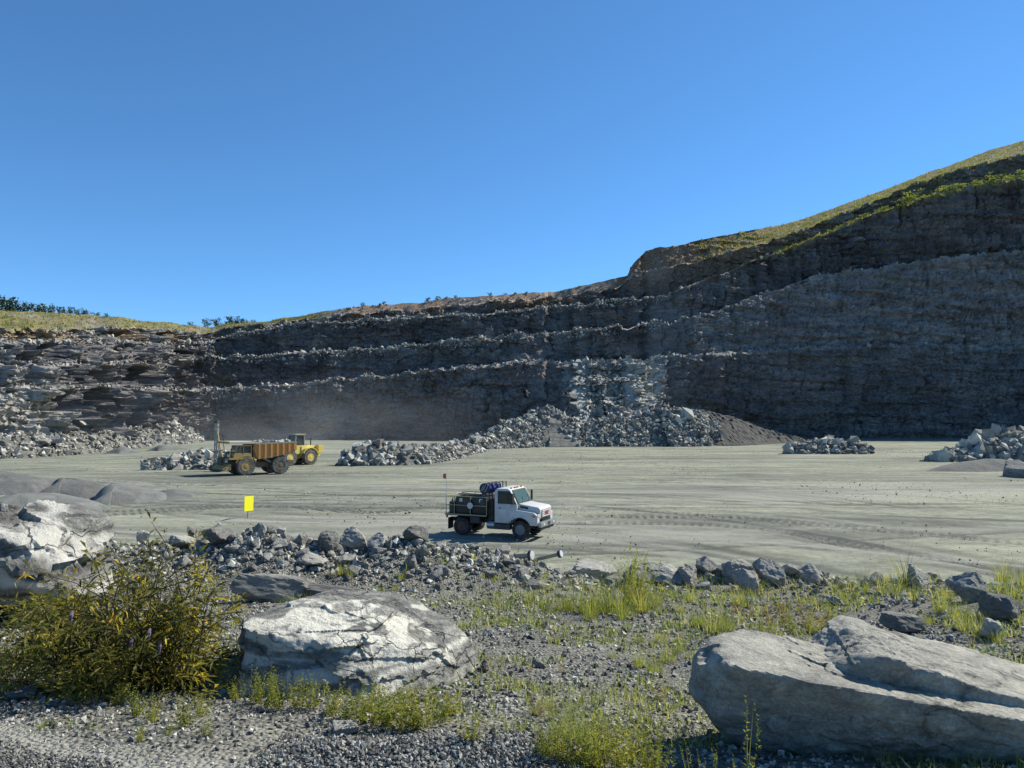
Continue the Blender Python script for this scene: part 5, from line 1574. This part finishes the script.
def service_truck():
    a = R(24)
    root = empty("service_truck", (-2.89, 37.96, floor_z(np.array(-2.0), np.array(37.0)).item() - 0.02), -a)
    tag(root, "white cab service truck with dark tanks and blue hose reel on its bed", "truck")
    W = 0.98
    # chassis
    m = MB()
    for s in (-1, 1):
        m.box((2.3, s * 0.38, 0.70), (4.6, 0.08, 0.2))
    for x in (0.1, 1.4, 2.4, 3.4, 4.5):
        m.box((x, 0, 0.70), (0.1, 0.72, 0.12))
    m.box((0.85, 0, 0.45), (0.16, 1.5, 0.16)); m.box((4.0, 0, 0.42), (0.14, 1.5, 0.14))
    m.box((3.8, 0, 0.8), (1.2, 0.6, 0.45)).build("chassis_frame", M_BLACK, root)
    for x, s, ww in ((0.85, -1, 0.5), (0.85, 1, 0.5), (4.0, -1, 0.26), (4.0, 1, 0.26)):
        wheel(root, (x, s * (W - ww / 2 - 0.02), 0.43), 0.43, ww, M_RUSTRIM if x < 1 else M_RIM, M_RUBBER, 0.58, 0, s)
    # cab shell: side outline with rounded edges
    MB().prism([(2.66, 0.70), (3.46, 0.70), (3.52, 0.98), (3.84, 1.02), (3.84, 1.62), (3.50, 2.26), (3.36, 2.34), (2.78, 2.34), (2.66, 2.22)], -0.94, 0.94, 0.045).build("cab", M_WHITE, root, True)
    for s in (-1, 1):
        y = s * 0.944
        d = MB().prism([(2.86, 0.78), (3.47, 0.78), (3.50, 0.98), (3.72, 1.04), (3.74, 1.56), (2.86, 1.56)], y, y + s * 0.022, 0.008).build("door", M_WHITE, root, True)
        MB().box((2.96, y + s * 0.035, 1.42), (0.13, 0.03, 0.04), bevel=0.008).build("door_handle", M_BLACK, d)
        MB().prism([(2.84, 1.62), (3.80, 1.62), (3.46, 2.22), (2.84, 2.22)], y, y + s * 0.012).build("window_frame", M_BLACK, root)
        MB().prism([(2.90, 1.66), (3.36, 1.66), (3.36, 2.17), (2.90, 2.17)], y + s * 0.012, y + s * 0.02).build("side_window", M_GLASS, root)
        MB().prism([(3.41, 1.66), (3.70, 1.66), (3.44, 2.13), (3.41, 2.14)], y + s * 0.012, y + s * 0.02).build("quarter_window", M_GLASS, root)
        # mirror on two arms
        mm = MB()
        mm.tube([(3.62, s * 0.95, 1.62), (3.72, s * 1.16, 1.66)], 0.014, 6).tube([(3.52, s * 0.95, 2.12), (3.72, s * 1.16, 2.12)], 0.014, 6)
        mm.build("mirror_arm", M_BLACK, root)
        MB().box((3.72, s * 1.18, 1.89), (0.09, 0.2, 0.52), (0, 0, s * 0.2), 0.03).build("mirror", M_BLACK, root, True)
        # step and fuel tank below the door
        MB().box((3.05, s * 0.80, 0.52), (0.85, 0.3, 0.26), bevel=0.03).build("step_box", M_DARK, root)
        MB().lathe([(0.17, -0.22), (0.2, -0.2), (0.2, 0.2), (0.17, 0.22)], loc=(2.42, s * 0.72, 0.56), rot=(0, R(90), 0), n=16).build("fuel_tank", M_CHROME, root, True)
    fr = MB().plate([(3.868, -0.86, 1.63), (3.868, 0.86, 1.63), (3.515, 0.80, 2.275), (3.515, -0.80, 2.275)], 0.02).build("windscreen_frame", M_BLACK, root)
    MB().plate([(3.872, -0.80, 1.67), (3.872, 0.80, 1.67), (3.55, 0.75, 2.245), (3.55, -0.75, 2.245)], 0.012).build("windscreen", M_WIND, root)
    m = MB()
    for s in (-0.35, 0.35):
        m.bar((3.885, s, 1.68), (3.73, s + 0.28, 1.96), 0.015)
    m.build("wiper", M_BLACK, root)
    for y in (-0.6, -0.18, 0, 0.18, 0.6):
        MB().box((3.40, y, 2.355), (0.1, 0.09, 0.045), bevel=0.012).build("marker_lamp", M_AMBER, root)
    # bonnet, wings with wheel arches
    MB().prism([(3.76, 1.0), (4.80, 0.98), (4.93, 1.0), (4.95, 1.40), (4.86, 1.50), (3.80, 1.645)], -0.73, 0.73, 0.05).build("bonnet", M_WHITE, root, True)
    for s in (-1, 1):
        prof = [(3.50, 0.70)] + [(3.47, 1.22)] + [(3.80, 1.36), (4.72, 1.26), (4.90, 1.12), (4.90, 0.66), (4.58, 0.66)] + arc(4.0, 0.43, 0.56, 24, 151, 12)
        MB().prism(prof, s * 0.70, s * 0.985, 0.025).build("wing", M_WHITE, root, True)
        lip = MB().tube([(x, s * 0.99, z) for x, z in arc(4.0, 0.43, 0.555, 15, 165, 14)], 0.028, 6)
        lip.build("arch_lip", M_BLACK, root, True)
        MB().box((4.905, s * 0.82, 1.12), (0.03, 0.24, 0.17), (0, 0, 0), 0.02).build("headlight", M_LENS, root, True)
        MB().box((4.72, s * 0.99, 1.10), (0.16, 0.016, 0.09), bevel=0.006).build("turn_signal", M_AMBER, root)
        MB().box((4.12, s * 0.735, 1.47), (0.40, 0.022, 0.10), (0, R(8), 0)).build("bonnet_vent", M_BLACK, root)
    # grille with bars and red lettering
    MB().box((4.955, 0, 1.2), (0.025, 1.16, 0.36), bevel=0.01).build("grille_frame", M_CHROME, root)
    for k in range(4):
        MB().box((4.975, 0, 1.075 + 0.083 * k), (0.02, 1.08, 0.045), bevel=0.006).build("grille_bar", M_WHITE, root)
    cu = bpy.data.curves.new("grille_letters", 'FONT')
    cu.body = "GMC"; cu.size = 0.22; cu.extrude = 0.006; cu.align_x = 'CENTER'; cu.align_y = 'CENTER'; cu.offset = 0.006
    tmp = bpy.data.objects.new("tmp", cu)
    col.objects.link(tmp)
    me = bpy.data.meshes.new_from_object(tmp.evaluated_get(bpy.context.evaluated_depsgraph_get()))
    bpy.data.objects.remove(tmp)
    lt = link("grille_letters", me, M_RED, root, (4.995, 0, 1.2))
    lt.rotation_euler = (R(90), 0, R(90))
    MB().box((5.02, 0, 0.72), (0.16, 1.96, 0.25), bevel=0.035).build("bumper", M_CHROME, root, True)
    MB().box((4.96, 0, 0.53), (0.12, 1.7, 0.16), bevel=0.02).build("air_dam", M_BLACK, root)
    for s in (-1, 1):
        MB().box((5.105, s * 0.62, 0.72), (0.012, 0.2, 0.1)).build("fog_lamp", M_LENS, root)
    MB().box((5.105, 0, 0.72), (0.012, 0.3, 0.14)).build("number_plate", M_BLACK, root)
    # inside the cab
    MB().box((3.0, 0.42, 1.25), (0.5, 0.5, 0.16), bevel=0.03).box((2.80, 0.42, 1.6), (0.12, 0.5, 0.7), bevel=0.03).build("driver_seat", M_DARK, root)
    MB().lathe([(0.2, -0.015), (0.215, 0), (0.2, 0.015), (0.185, 0)], loc=(3.42, 0.42, 1.52), rot=(0, R(-60), 0), n=20).build("steering_wheel", M_BLACK, root)
    # bed
    MB().box((1.12, 0, 0.985), (2.28, 1.96, 0.10), bevel=0.012).build("deck", M_BLACK, root)
    for s in (-1, 1):
        MB().box((1.12, s * 0.985, 1.0), (2.28, 0.014, 0.055)).build("deck_edge", M_RAIL, root)
    for x in (0.02, 0.48, 1.36, 2.24):
        for s in (-1, 1):
            MB().tube([(x, s * 0.94, 1.03), (x, s * 0.94, 1.88)], 0.022, 7).build("rail_post", M_RAIL, root)
    for z in (1.45, 1.88):
        for s in (-1, 1):
            MB().tube([(0.02, s * 0.94, z), (2.24, s * 0.94, z)], 0.02, 7).build("rail", M_RAIL, root)
        MB().tube([(0.02, -0.94, z), (0.02, 0.94, z)], 0.02, 7).build("rail", M_RAIL, root)
    # tanks, cupboard faces and pumps
    for x, w in ((0.92, 0.82), (1.80, 0.80)):
        t = MB().box((x, 0, 1.46), (w, 1.70, 0.82), bevel=0.04).build("oil_tank", M_BLACK, root, True)
        MB().box((x - 0.12 if x < 1.2 else x + 0.08, -0.86, 1.70), (0.17, 0.02, 0.17), bevel=0.004).build("gauge", M_LENS, t)
        MB().box((x + 0.18, -0.862, 1.62), (0.26, 0.02, 0.24), bevel=0.004).build("tank_hatch", M_DARK, t)
        MB().lathe([(0.13, 0), (0.14, 0.04), (0.06, 0.07), (0.05, 0.11), (0.001, 0.11)], loc=(x, -0.3, 1.87), n=14).build("filler_cap", M_TAN, t)
        MB().tube([(x + 0.2, 0.1, 1.86), (x + 0.2, 0.1, 2.02), (x + 0.32, 0.1, 2.05)], 0.025, 6).build("vent_pipe", M_TAN, t)
    MB().lathe([(0.15, -0.02), (0.16, 0), (0.15, 0.03), (0.05, 0.04), (0.001, 0.04)], loc=(1.36, -0.965, 1.45), rot=(R(90), 0, 0), n=20).build("round_plate", M_LENS, root, True)
    for y in (-0.7, -0.25, 0.25):
        p = MB().lathe([(0.15, 0), (0.16, 0.05), (0.16, 0.5), (0.12, 0.56), (0.04, 0.58), (0.04, 0.68), (0.001, 0.68)], loc=(0.24, y, 1.04), n=14).build("pump", M_DARK, root, True)
        MB().tube([(0.24, y, 1.7), (0.3, y - 0.05, 1.8), (0.42, y - 0.02, 1.75), (0.46, y, 1.55)], 0.025, 6).build("hose", M_TAN, p)
    MB().box((1.0, 0.1, 1.93), (1.2, 1.1, 0.05)).tube([(0.5, -0.5, 1.96), (1.1, -0.6, 2.0), (1.6, -0.45, 1.96)], 0.03, 6).tube([(0.45, -0.1, 1.98), (0.9, -0.2, 2.06), (1.7, 0.1, 2.0)], 0.03, 6).build("top_hoses", M_TAN, root)
    # reels of blue hose in a frame
    for k, y in enumerate((-0.62, -0.1, 0.42)):
        r = MB().lathe([(0.27, -0.18), (0.27, -0.16), (0.1, -0.15), (0.1, 0.15), (0.27, 0.16), (0.27, 0.18)], loc=(2.05, y, 2.28), rot=(R(90), 0, 0), n=22).build("hose_reel", M_BLACK, root, True)
        hz = MB()
        for q in range(5):
            hz.lathe([(0.12, -0.03), (0.235, -0.03), (0.25, 0), (0.235, 0.03), (0.12, 0.03)], loc=(2.05, y - 0.12 + 0.06 * q, 2.28), rot=(R(90), 0, 0), n=22)
        hz.build("hose_coil", M_BLUE, r, True)
        st = MB()
        for q in range(3):
            st.box((2.05 + 0.12 * (q - 1), y - 0.19, 2.28 + 0.05 * (q % 2)), (0.035, 0.014, 0.36), (0, 0.5, 0))
        st.build("reel_spoke", M_LIGHTBLUE, r)
    for s in (-0.86, 0.72):
        MB().tube([(2.34, s, 1.03), (2.34, s, 2.55), (2.52, s, 2.56), (2.52, s, 1.03)], 0.028, 7).build("reel_frame", M_BLACK, root)
    MB().box((2.42, 0, 1.3), (0.30, 1.6, 1.0), bevel=0.02).build("hydraulic_cabinet", M_BLACK, root)
    MB().tube([(2.34, -0.86, 2.55), (2.34, 0.72, 2.55)], 0.028, 7).build("reel_frame", M_BLACK, root)
    for s in (-1, 1):
        MB().box((0.16, s * 0.72, 0.55), (0.03, 0.5, 0.55)).build("mudflap", M_BLACK, root)
        MB().box((0.02, s * 0.85, 0.86), (0.03, 0.16, 0.1)).build("tail_light", M_RED, root)
    MB().box((1.55, -0.6, 0.75), (0.5, 0.5, 0.3), bevel=0.02).build("tool_box", M_DARK, root)
    wp = MB().tube([(0.03, -0.94, 1.0), (0.03, -0.945, 2.4), (0.02, -0.95, 2.98)], [0.02, 0.016, 0.012], 6).build("flag_whip", M_LENS, root)
    MB().plate([(0.02, -0.95, 2.98), (0.02, -0.95, 2.70), (-0.13, -0.99, 2.74), (-0.15, -0.97, 2.94)], 0.008).build("flag", M_ORANGE, wp)
service_truck()

def dump_truck():
    fw = Vector((-0.77, -0.64, 0)).normalized()
    rz = math.atan2(fw.y, fw.x)
    root = empty("dump_truck", (-25.75, 81.1, 0.0), rz)
    tag(root, "dusty rust orange quarry dump truck loaded with pale rock", "truck")
    # the side seen by the camera is +y (its left)
    m = MB()
    for s in (-1, 1):
        m.box((1.9, s * 0.55, 1.15), (7.4, 0.22, 0.42))
    m.box((3.7, 0, 0.95), (0.4, 3.0, 0.35)); m.box((0, 0, 0.95), (0.6, 3.0, 0.6)); m.box((1.8, 0, 1.0), (2.2, 1.6, 0.5))
    m.build("chassis_frame", M_BROWN, root)
    for x, ww in ((3.7, 0.62), (0.0, 0.95)):
        for s in (-1, 1):
            wheel(root, (x, s * (1.75 - ww / 2), 0.93), 0.93, ww, M_CATYEL if x > 1 else M_BROWN, M_DUSTYTYRE, 0.52, 22, s)
    # front deck, radiator, bumper
    MB().prism([(2.9, 1.62), (5.45, 1.62), (5.45, 1.80), (2.9, 1.80)], -1.75, 1.75, 0.02).build("deck", M_CATYEL, root)
    MB().box((4.9, -0.35, 1.25), (1.5, 1.5, 1.1), bevel=0.05).build("bonnet", M_BROWN, root, True)
    g = MB().box((5.69, -0.35, 1.3), (0.10, 1.4, 0.95), bevel=0.02).build("radiator", M_BLACK, root)
    for k in range(6):
        MB().box((5.76, -0.35, 0.95 + 0.14 * k), (0.04, 1.3, 0.05)).build("radiator_slat", M_BROWN, g)
    MB().prism([(5.2, 0.55), (6.05, 0.60), (6.1, 0.78), (5.5, 1.15), (5.2, 1.2)], -1.6, 1.6, 0.03).build("bumper", M_CATYEL, root)
    for s in (-1.3, 1.3):
        MB().box((5.62, s, 1.5), (0.16, 0.42, 0.26), bevel=0.03).build("headlight", M_LENS, root)
        MB().prism(arc(3.7, 0.93, 1.12, 20, 160, 10) + arc(3.7, 0.93, 1.04, 160, 20, 10), s * 1.0 + (0.1 if s > 0 else -0.45), s * 1.0 + (0.45 if s > 0 else -0.1)).build("mudguard", M_CATYEL, root)
    # cab with windows and posts
    MB().prism([(3.15, 1.80), (5.0, 1.80), (5.0, 2.25), (4.85, 2.28), (3.15, 2.28)], 0.25, 1.70, 0.02).build("cab", M_CATYEL, root)
    MB().prism([(3.25, 2.28), (4.84, 2.28), (4.62, 2.98), (3.25, 2.98)], 0.30, 1.66, 0.02).build("cab_window", M_GLASS, root)
    for x0, x1 in ((3.2, 3.2), (4.0, 4.0), (4.88, 4.66)):
        for y in (0.28, 1.68):
            MB().bar((x0, y, 2.25), (x1, y, 3.0), 0.08).build("cab_post", M_BROWN, root)
    MB().box((3.95, 0.98, 3.03), (1.6, 1.5, 0.09), bevel=0.02).build("cab_roof", M_BROWN, root)
    MB().box((5.25, 0.95, 2.02), (0.16, 0.5, 0.3), bevel=0.03).build("light_box", M_LENS, root)
    MB().box((4.4, -0.85, 2.1), (0.9, 1.0, 0.6), bevel=0.04).build("air_cleaner", M_BROWN, root)
    for y in (-1.7, 1.7):
        MB().tube([(5.4, y, 1.8), (5.4, y, 2.5), (4.95, y, 2.55)], 0.03, 6).build("handrail", M_TAN, root)
    MB().tube([(5.4, -1.7, 2.5), (5.4, 0.1, 2.5)], 0.03, 6).build("handrail", M_TAN, root)
    for k in range(5):
        MB().box((5.75, 1.45, 0.5 + 0.26 * k), (0.08, 0.5, 0.05)).build("ladder_step", M_BLACK, root)
    # body: sloping side walls with ribs, canopy over the cab, up-swept tail
    top = [(2.75, 3.20), (-1.75, 3.30)]
    bot = [(2.55, 1.62), (1.2, 1.70), (-0.6, 2.1), (-1.75, 2.6)]
    for s in (-1, 1):
        y0, y1 = s * 1.62, s * 1.70
        MB().prism([top[0], (2.9, 2.6)] + bot + [top[1]], y0, y1, 0.0).build("body_side", M_RUST, root)
        MB().bar((2.8, s * 1.72, 3.24), (-1.75, s * 1.72, 3.33), 0.14, 0.14).build("top_rail", M_TAN, root)
        MB().bar((2.5, s * 1.73, 1.72), (-0.6, s * 1.73, 2.12), 0.1, 0.16).build("bottom_rail", M_BROWN, root)
        for x in (2.35, 1.7, 1.05, 0.4, -0.25, -0.9, -1.5):
            zb = np.interp(-x, [-2.55, -1.2, 0.6, 1.75], [1.62, 1.70, 2.1, 2.6])
            MB().bar((x, s * 1.745, zb), (x, s * 1.745, 3.2), 0.09, 0.2).build("body_rib", M_RUST, root)
    MB().prism([(2.9, 1.72), (2.55, 1.66), (1.2, 1.68), (-0.6, 2.02), (-1.8, 2.52), (-1.8, 2.60), (-0.6, 2.12), (1.2, 1.78), (2.5, 1.78), (2.95, 2.6), (3.02, 2.6)], -1.62, 1.62).build("body_floor", M_BROWN, root)
    MB().prism([(2.95, 2.6), (2.75, 3.22), (2.83, 3.26), (3.03, 2.62)], -1.68, 1.68).build("body_front", M_RUST, root)
    MB().prism([(2.6, 3.22), (5.55, 3.26), (5.55, 3.46), (2.6, 3.42)], -1.72, 1.72, 0.01).build("canopy", M_MAST, root)
    MB().box((5.5, 0, 3.40), (0.16, 3.5, 0.2), bevel=0.02).build("canopy_lip", M_CATYEL, root)
    MB().bar((0.6, 1.2, 1.1), (1.9, 1.2, 1.75), 0.16).bar((0.6, -1.2, 1.1), (1.9, -1.2, 1.75), 0.16).build("hoist_ram", M_TAN, root)
    return root
DT = dump_truck()
# the load: each pale rock lies in the body
LOAD_ME = []
for v, f in BOULDERS[:6]:
    me = np_mesh("load_stone", v, f)
    me.materials.append(M_PALEROCK)
    LOAD_ME.append(me)
def load_rocks():
    Mw = Matrix.Translation(DT.location) @ DT.rotation_euler.to_matrix().to_4x4()
    xs = [2.3, 1.85, 1.35, 0.9, 0.4, 0.0, -0.4, -0.9, -1.3, -0.6, 2.0, 1.1, 0.2, -0.7, -1.2, 1.6, 0.6, -0.2, -1.1]
    labs = ["pale rock at the front of the dump truck's load", "white block at the rear end of the dump truck's load"]
    for i, x in enumerate(xs):
        y = [0.95, 0.5, 1.1, -0.2, 0.8][i % 5] * (1 if i < 10 else -0.8)
        w = Mw @ Vector((x, y, 3.16 + 0.28 * math.sin(i * 2.1) ** 2))
        big = i in (1, 4)
        put_rock("load_rock", w, random.uniform(0.36, 0.56) * (1.3 if big else 1), labs[0] if i == 1 else labs[1] if i == 4 else "pale rock heaped in the dump truck body", "rocks loaded in the dump truck", me=LOAD_ME[i % 6])
    m = MB()
    for x in np.linspace(-1.3, 2.5, 8):
        for y in (-1.0, 0.0, 1.0):
            m.box((x, y, 2.78 + 0.04 * math.sin(7 * x + y)), (0.72, 1.1, 0.62), (0.2 * math.sin(x * 3), 0.25 * math.cos(x * 5 + y), x), 0.1)
    o = m.build("load_rubble", M_PILE)
    o.location = DT.location; o.rotation_euler = DT.rotation_euler
    tag(o, "broken rock filling the dump truck body", kind='stuff')
load_rocks()

def wheel_loader():
    rz = math.atan2(-0.78, -0.62)
    root = empty("wheel_loader", (-27.0, 97.0, 0.0), rz)
    tag(root, "yellow wheel loader behind the dump truck in the dust", "loader")
    for x in (0.0, 3.1):
        for s in (-1, 1):
            wheel(root, (x, s * 1.15, 1.0), 1.0, 0.72, M_BRIGHTYEL, M_DUSTYTYRE, 0.5, 20, s)
    MB().prism([(-1.9, 1.0), (1.0, 1.0), (1.0, 2.45), (-0.3, 2.5), (-1.7, 2.35), (-1.9, 2.0)], -0.85, 0.85, 0.06).build("engine_hood", M_BRIGHTYEL, root, True)
    for s in (-1, 1):
        MB().prism(arc(0, 1.0, 1.25, 25, 165, 10) + arc(0, 1.0, 1.15, 165, 25, 10), s * 1.1 - 0.42, s * 1.1 + 0.42).build("mudguard", M_BRIGHTYEL, root)
        MB().prism([(-1.95, 1.5), (-1.2, 1.5), (-1.2, 2.55), (-1.95, 2.45)], s * 0.87, s * 1.45, 0.04).build("rear_fender", M_BRIGHTYEL, root)
    MB().prism([(0.9, 0.8), (3.7, 0.7), (3.7, 1.5), (2.9, 2.2), (2.2, 2.2), (0.9, 1.3)], -0.55, 0.55, 0.04).build("front_frame", M_CATYEL, root)
    MB().prism([(0.5, 1.4), (1.9, 1.4), (1.9, 2.5), (0.5, 2.5)], -0.75, 0.75, 0.03).build("cab", M_BRIGHTYEL, root)
    MB().prism([(0.55, 2.5), (1.85, 2.5), (1.72, 3.75), (0.6, 3.75)], -0.7, 0.7, 0.02).build("cab_window", M_GLASS, root)
    for x0, x1 in ((0.5, 0.55), (1.9, 1.76)):
        for s in (-0.74, 0.74):
            MB().bar((x0, s, 2.45), (x1, s, 3.85), 0.10).build("cab_post", M_TAN, root)
    MB().box((1.15, 0, 3.9), (1.6, 1.75, 0.14), bevel=0.04).build("cab_roof", M_TAN, root)
    MB().tube([(-0.8, 0.3, 2.45), (-0.8, 0.3, 3.3), (-0.95, 0.3, 3.4)], 0.08, 8).build("exhaust", M_DARK, root)
    for s in (-0.62, 0.62):
        MB().prism([(2.2, 2.1), (2.6, 2.35), (3.8, 1.6), (5.0, 0.75), (4.8, 0.45), (3.6, 1.05)], s - 0.12, s + 0.12, 0.02).build("lift_arm", M_BRIGHTYEL, root)
        MB().tube([(1.9, s * 0.6, 1.2), (3.7, s * 0.6, 1.25)], 0.09, 8).build("lift_ram", M_CHROME, root)
    MB().prism([(2.6, 2.5), (2.8, 2.6), (4.6, 1.75), (4.5, 1.5)], -0.12, 0.12, 0.02).build("tilt_lever", M_CATYEL, root)
    sec = [(4.9, 1.9), (4.75, 1.2), (4.8, 0.6), (5.1, 0.25), (6.3, 0.15), (6.3, 0.22), (5.2, 0.36), (4.95, 0.7), (4.9, 1.2), (5.05, 1.88)]
    MB().prism(sec, -1.6, 1.6).prism([(4.85, 0.3), (6.2, 0.2), (5.05, 1.9), (4.85, 1.7)], -1.66, -1.6).prism([(4.85, 0.3), (6.2, 0.2), (5.05, 1.9), (4.85, 1.7)], 1.6, 1.66).build("bucket", M_DARK, root)
wheel_loader()

def drill_rig():
    root = empty("drill_rig", (-32.6, 84.0, 0.0), R(160))
    tag(root, "tall thin dusty drill rig mast standing left of the dump truck", "drill rig")
    for s in (-1, 1):
        tr = MB().prism([(-1.0, 0.35), (-0.8, 0.05), (0.8, 0.05), (1.0, 0.35), (0.8, 0.68), (-0.8, 0.68)], s * 0.75 - 0.18, s * 0.75 + 0.18, 0.04).build("crawler_track", M_DARK, root)
    MB().box((0, 0, 0.75), (1.4, 1.2, 0.4), bevel=0.05).box((-0.35, 0.1, 1.2), (0.7, 0.9, 0.6), bevel=0.05).build("body", M_BROWN, root)
    m = MB()
    for sx in (-1, 1):
        for sy in (-1, 1):
            m.bar((0.75 + sx * 0.17, sy * 0.17, 0.15), (0.75 + sx * 0.13, sy * 0.13, 5.4), 0.13)
    m.build("mast_rails", M_MAST, root)
    br = MB()
    for k in range(9):
        z = 0.5 + k * 0.55
        s = 1 if k % 2 else -1
        for sy in (-0.15, 0.15):
            br.bar((0.75 - s * 0.15, sy, z), (0.75 + s * 0.15, sy, z + 0.55), 0.07)
        for sx in (-0.15, 0.15):
            br.bar((0.75 + sx, -0.15 * s, z), (0.75 + sx, 0.15 * s, z + 0.55), 0.07)
    br.build("mast_bracing", M_MAST, root)
    MB().box((0.75, 0, 5.5), (0.42, 0.42, 0.28), bevel=0.03).build("mast_head", M_DARK, root)
    MB().box((0.75, 0, 4.1), (0.34, 0.40, 0.75), bevel=0.04).build("drill_head", M_TAN, root)
    MB().lathe([(0.06, 0.0), (0.06, 3.8), (0.001, 3.8)], loc=(0.75, 0.0, 0.1), n=10).build("drill_rod", M_DARK, root)
    MB().bar((0.6, 0.1, 4.4), (-0.45, 0.35, 1.4), 0.10).build("mast_strut", M_CATYEL, root)
    MB().tube([(0.7, -0.1, 4.5), (0.2, -0.3, 4.0), (0.0, -0.35, 2.4), (-0.2, -0.3, 1.4)], 0.04, 6).build("hose", M_BLACK, root)
drill_rig()

def yellow_sign():
    root = empty("yellow_sign", (-15.45, 44.0, 0.0), R(56))
    tag(root, "small bright yellow upright sign board on a short post in the pit", "sign")
    MB().tube([(0, 0.03, -0.1), (0, 0.03, 0.9)], 0.05, 8).build("post", M_POST, root)
    MB().box((0, -0.02, 0.72), (0.62, 0.03, 0.86), bevel=0.008).build("board", M_YELLOW_SIGN, root)
yellow_sign()

def pipe(px, py, L_, az, el, r, label):
    g = G(px, py)
    root = empty("steel_pipe", (g.x, g.y, g.z + 0.08), 0)
    root.rotation_euler = (0, -el, az)
    tag(root, label, "pipe")
    MB().lathe([(r, 0), (r, L_)], rot=(0, R(90), 0), n=14).build("tube", M_TAN, root, True)
    MB().lathe([(r * 0.5, L_ + 0.035), (r * 1.9, L_ + 0.03), (r * 2.0, L_), (r * 1.9, L_ - 0.03), (r, L_ - 0.035)], rot=(0, R(90), 0), n=18).build("flange", M_DARK, root, True)
    MB().lathe([(r * 1.75, L_ + 0.031), (r * 1.7, L_ + 0.04), (0.001, L_ + 0.04)], rot=(0, R(90), 0), n=18).build("end_plate", M_LENS, root, True)
pipe(516, 560, 0.36, R(-30), R(8), 0.055, "short grey pipe with a white end lying on the berm")
pipe(537, 563, 0.55, R(-28), R(16), 0.040, "longer thin pipe with a round white end sticking up from the berm")

# dust hanging behind the dump truck
def dust():
    t = NT("hanging_dust")
    t.n.remove(t.bsdf)
    tc = t.add("ShaderNodeTexCoord").outputs["Object"]
    ln = t.add("ShaderNodeVectorMath", {0: tc}, operation='LENGTH').outputs["Value"]
    f = t.math('SUBTRACT', 1.0, ln, clamp=True)
    f = t.math('MULTIPLY', f, f)
    n = t.ramp(t.noise(t.mapping(tc, (2.6, 1.6, 1.8)), 1.0, 4, 0.6, 0.5), [(0.38, 0.0), (0.68, 1.0)])
    dn = t.math('MULTIPLY', t.math('MULTIPLY', f, n), 0.019)
    v = t.add("ShaderNodeVolumePrincipled", {"Color": (0.92, 0.91, 0.88), "Density": dn, "Anisotropy": 0.3})
    t.l.new(v.outputs[0], t.out.inputs["Volume"])
    m = MB()
    bmesh.ops.create_uvsphere(m.bm, u_segments=24, v_segments=14, radius=1.0)
    o = m.build("dust_cloud", t.m)
    o.location = (-34, 118, 3.0)
    o.scale = (40, 28, 14)
    tag(o, "thin pale dust hanging behind the dump truck", kind='stuff')
dust()
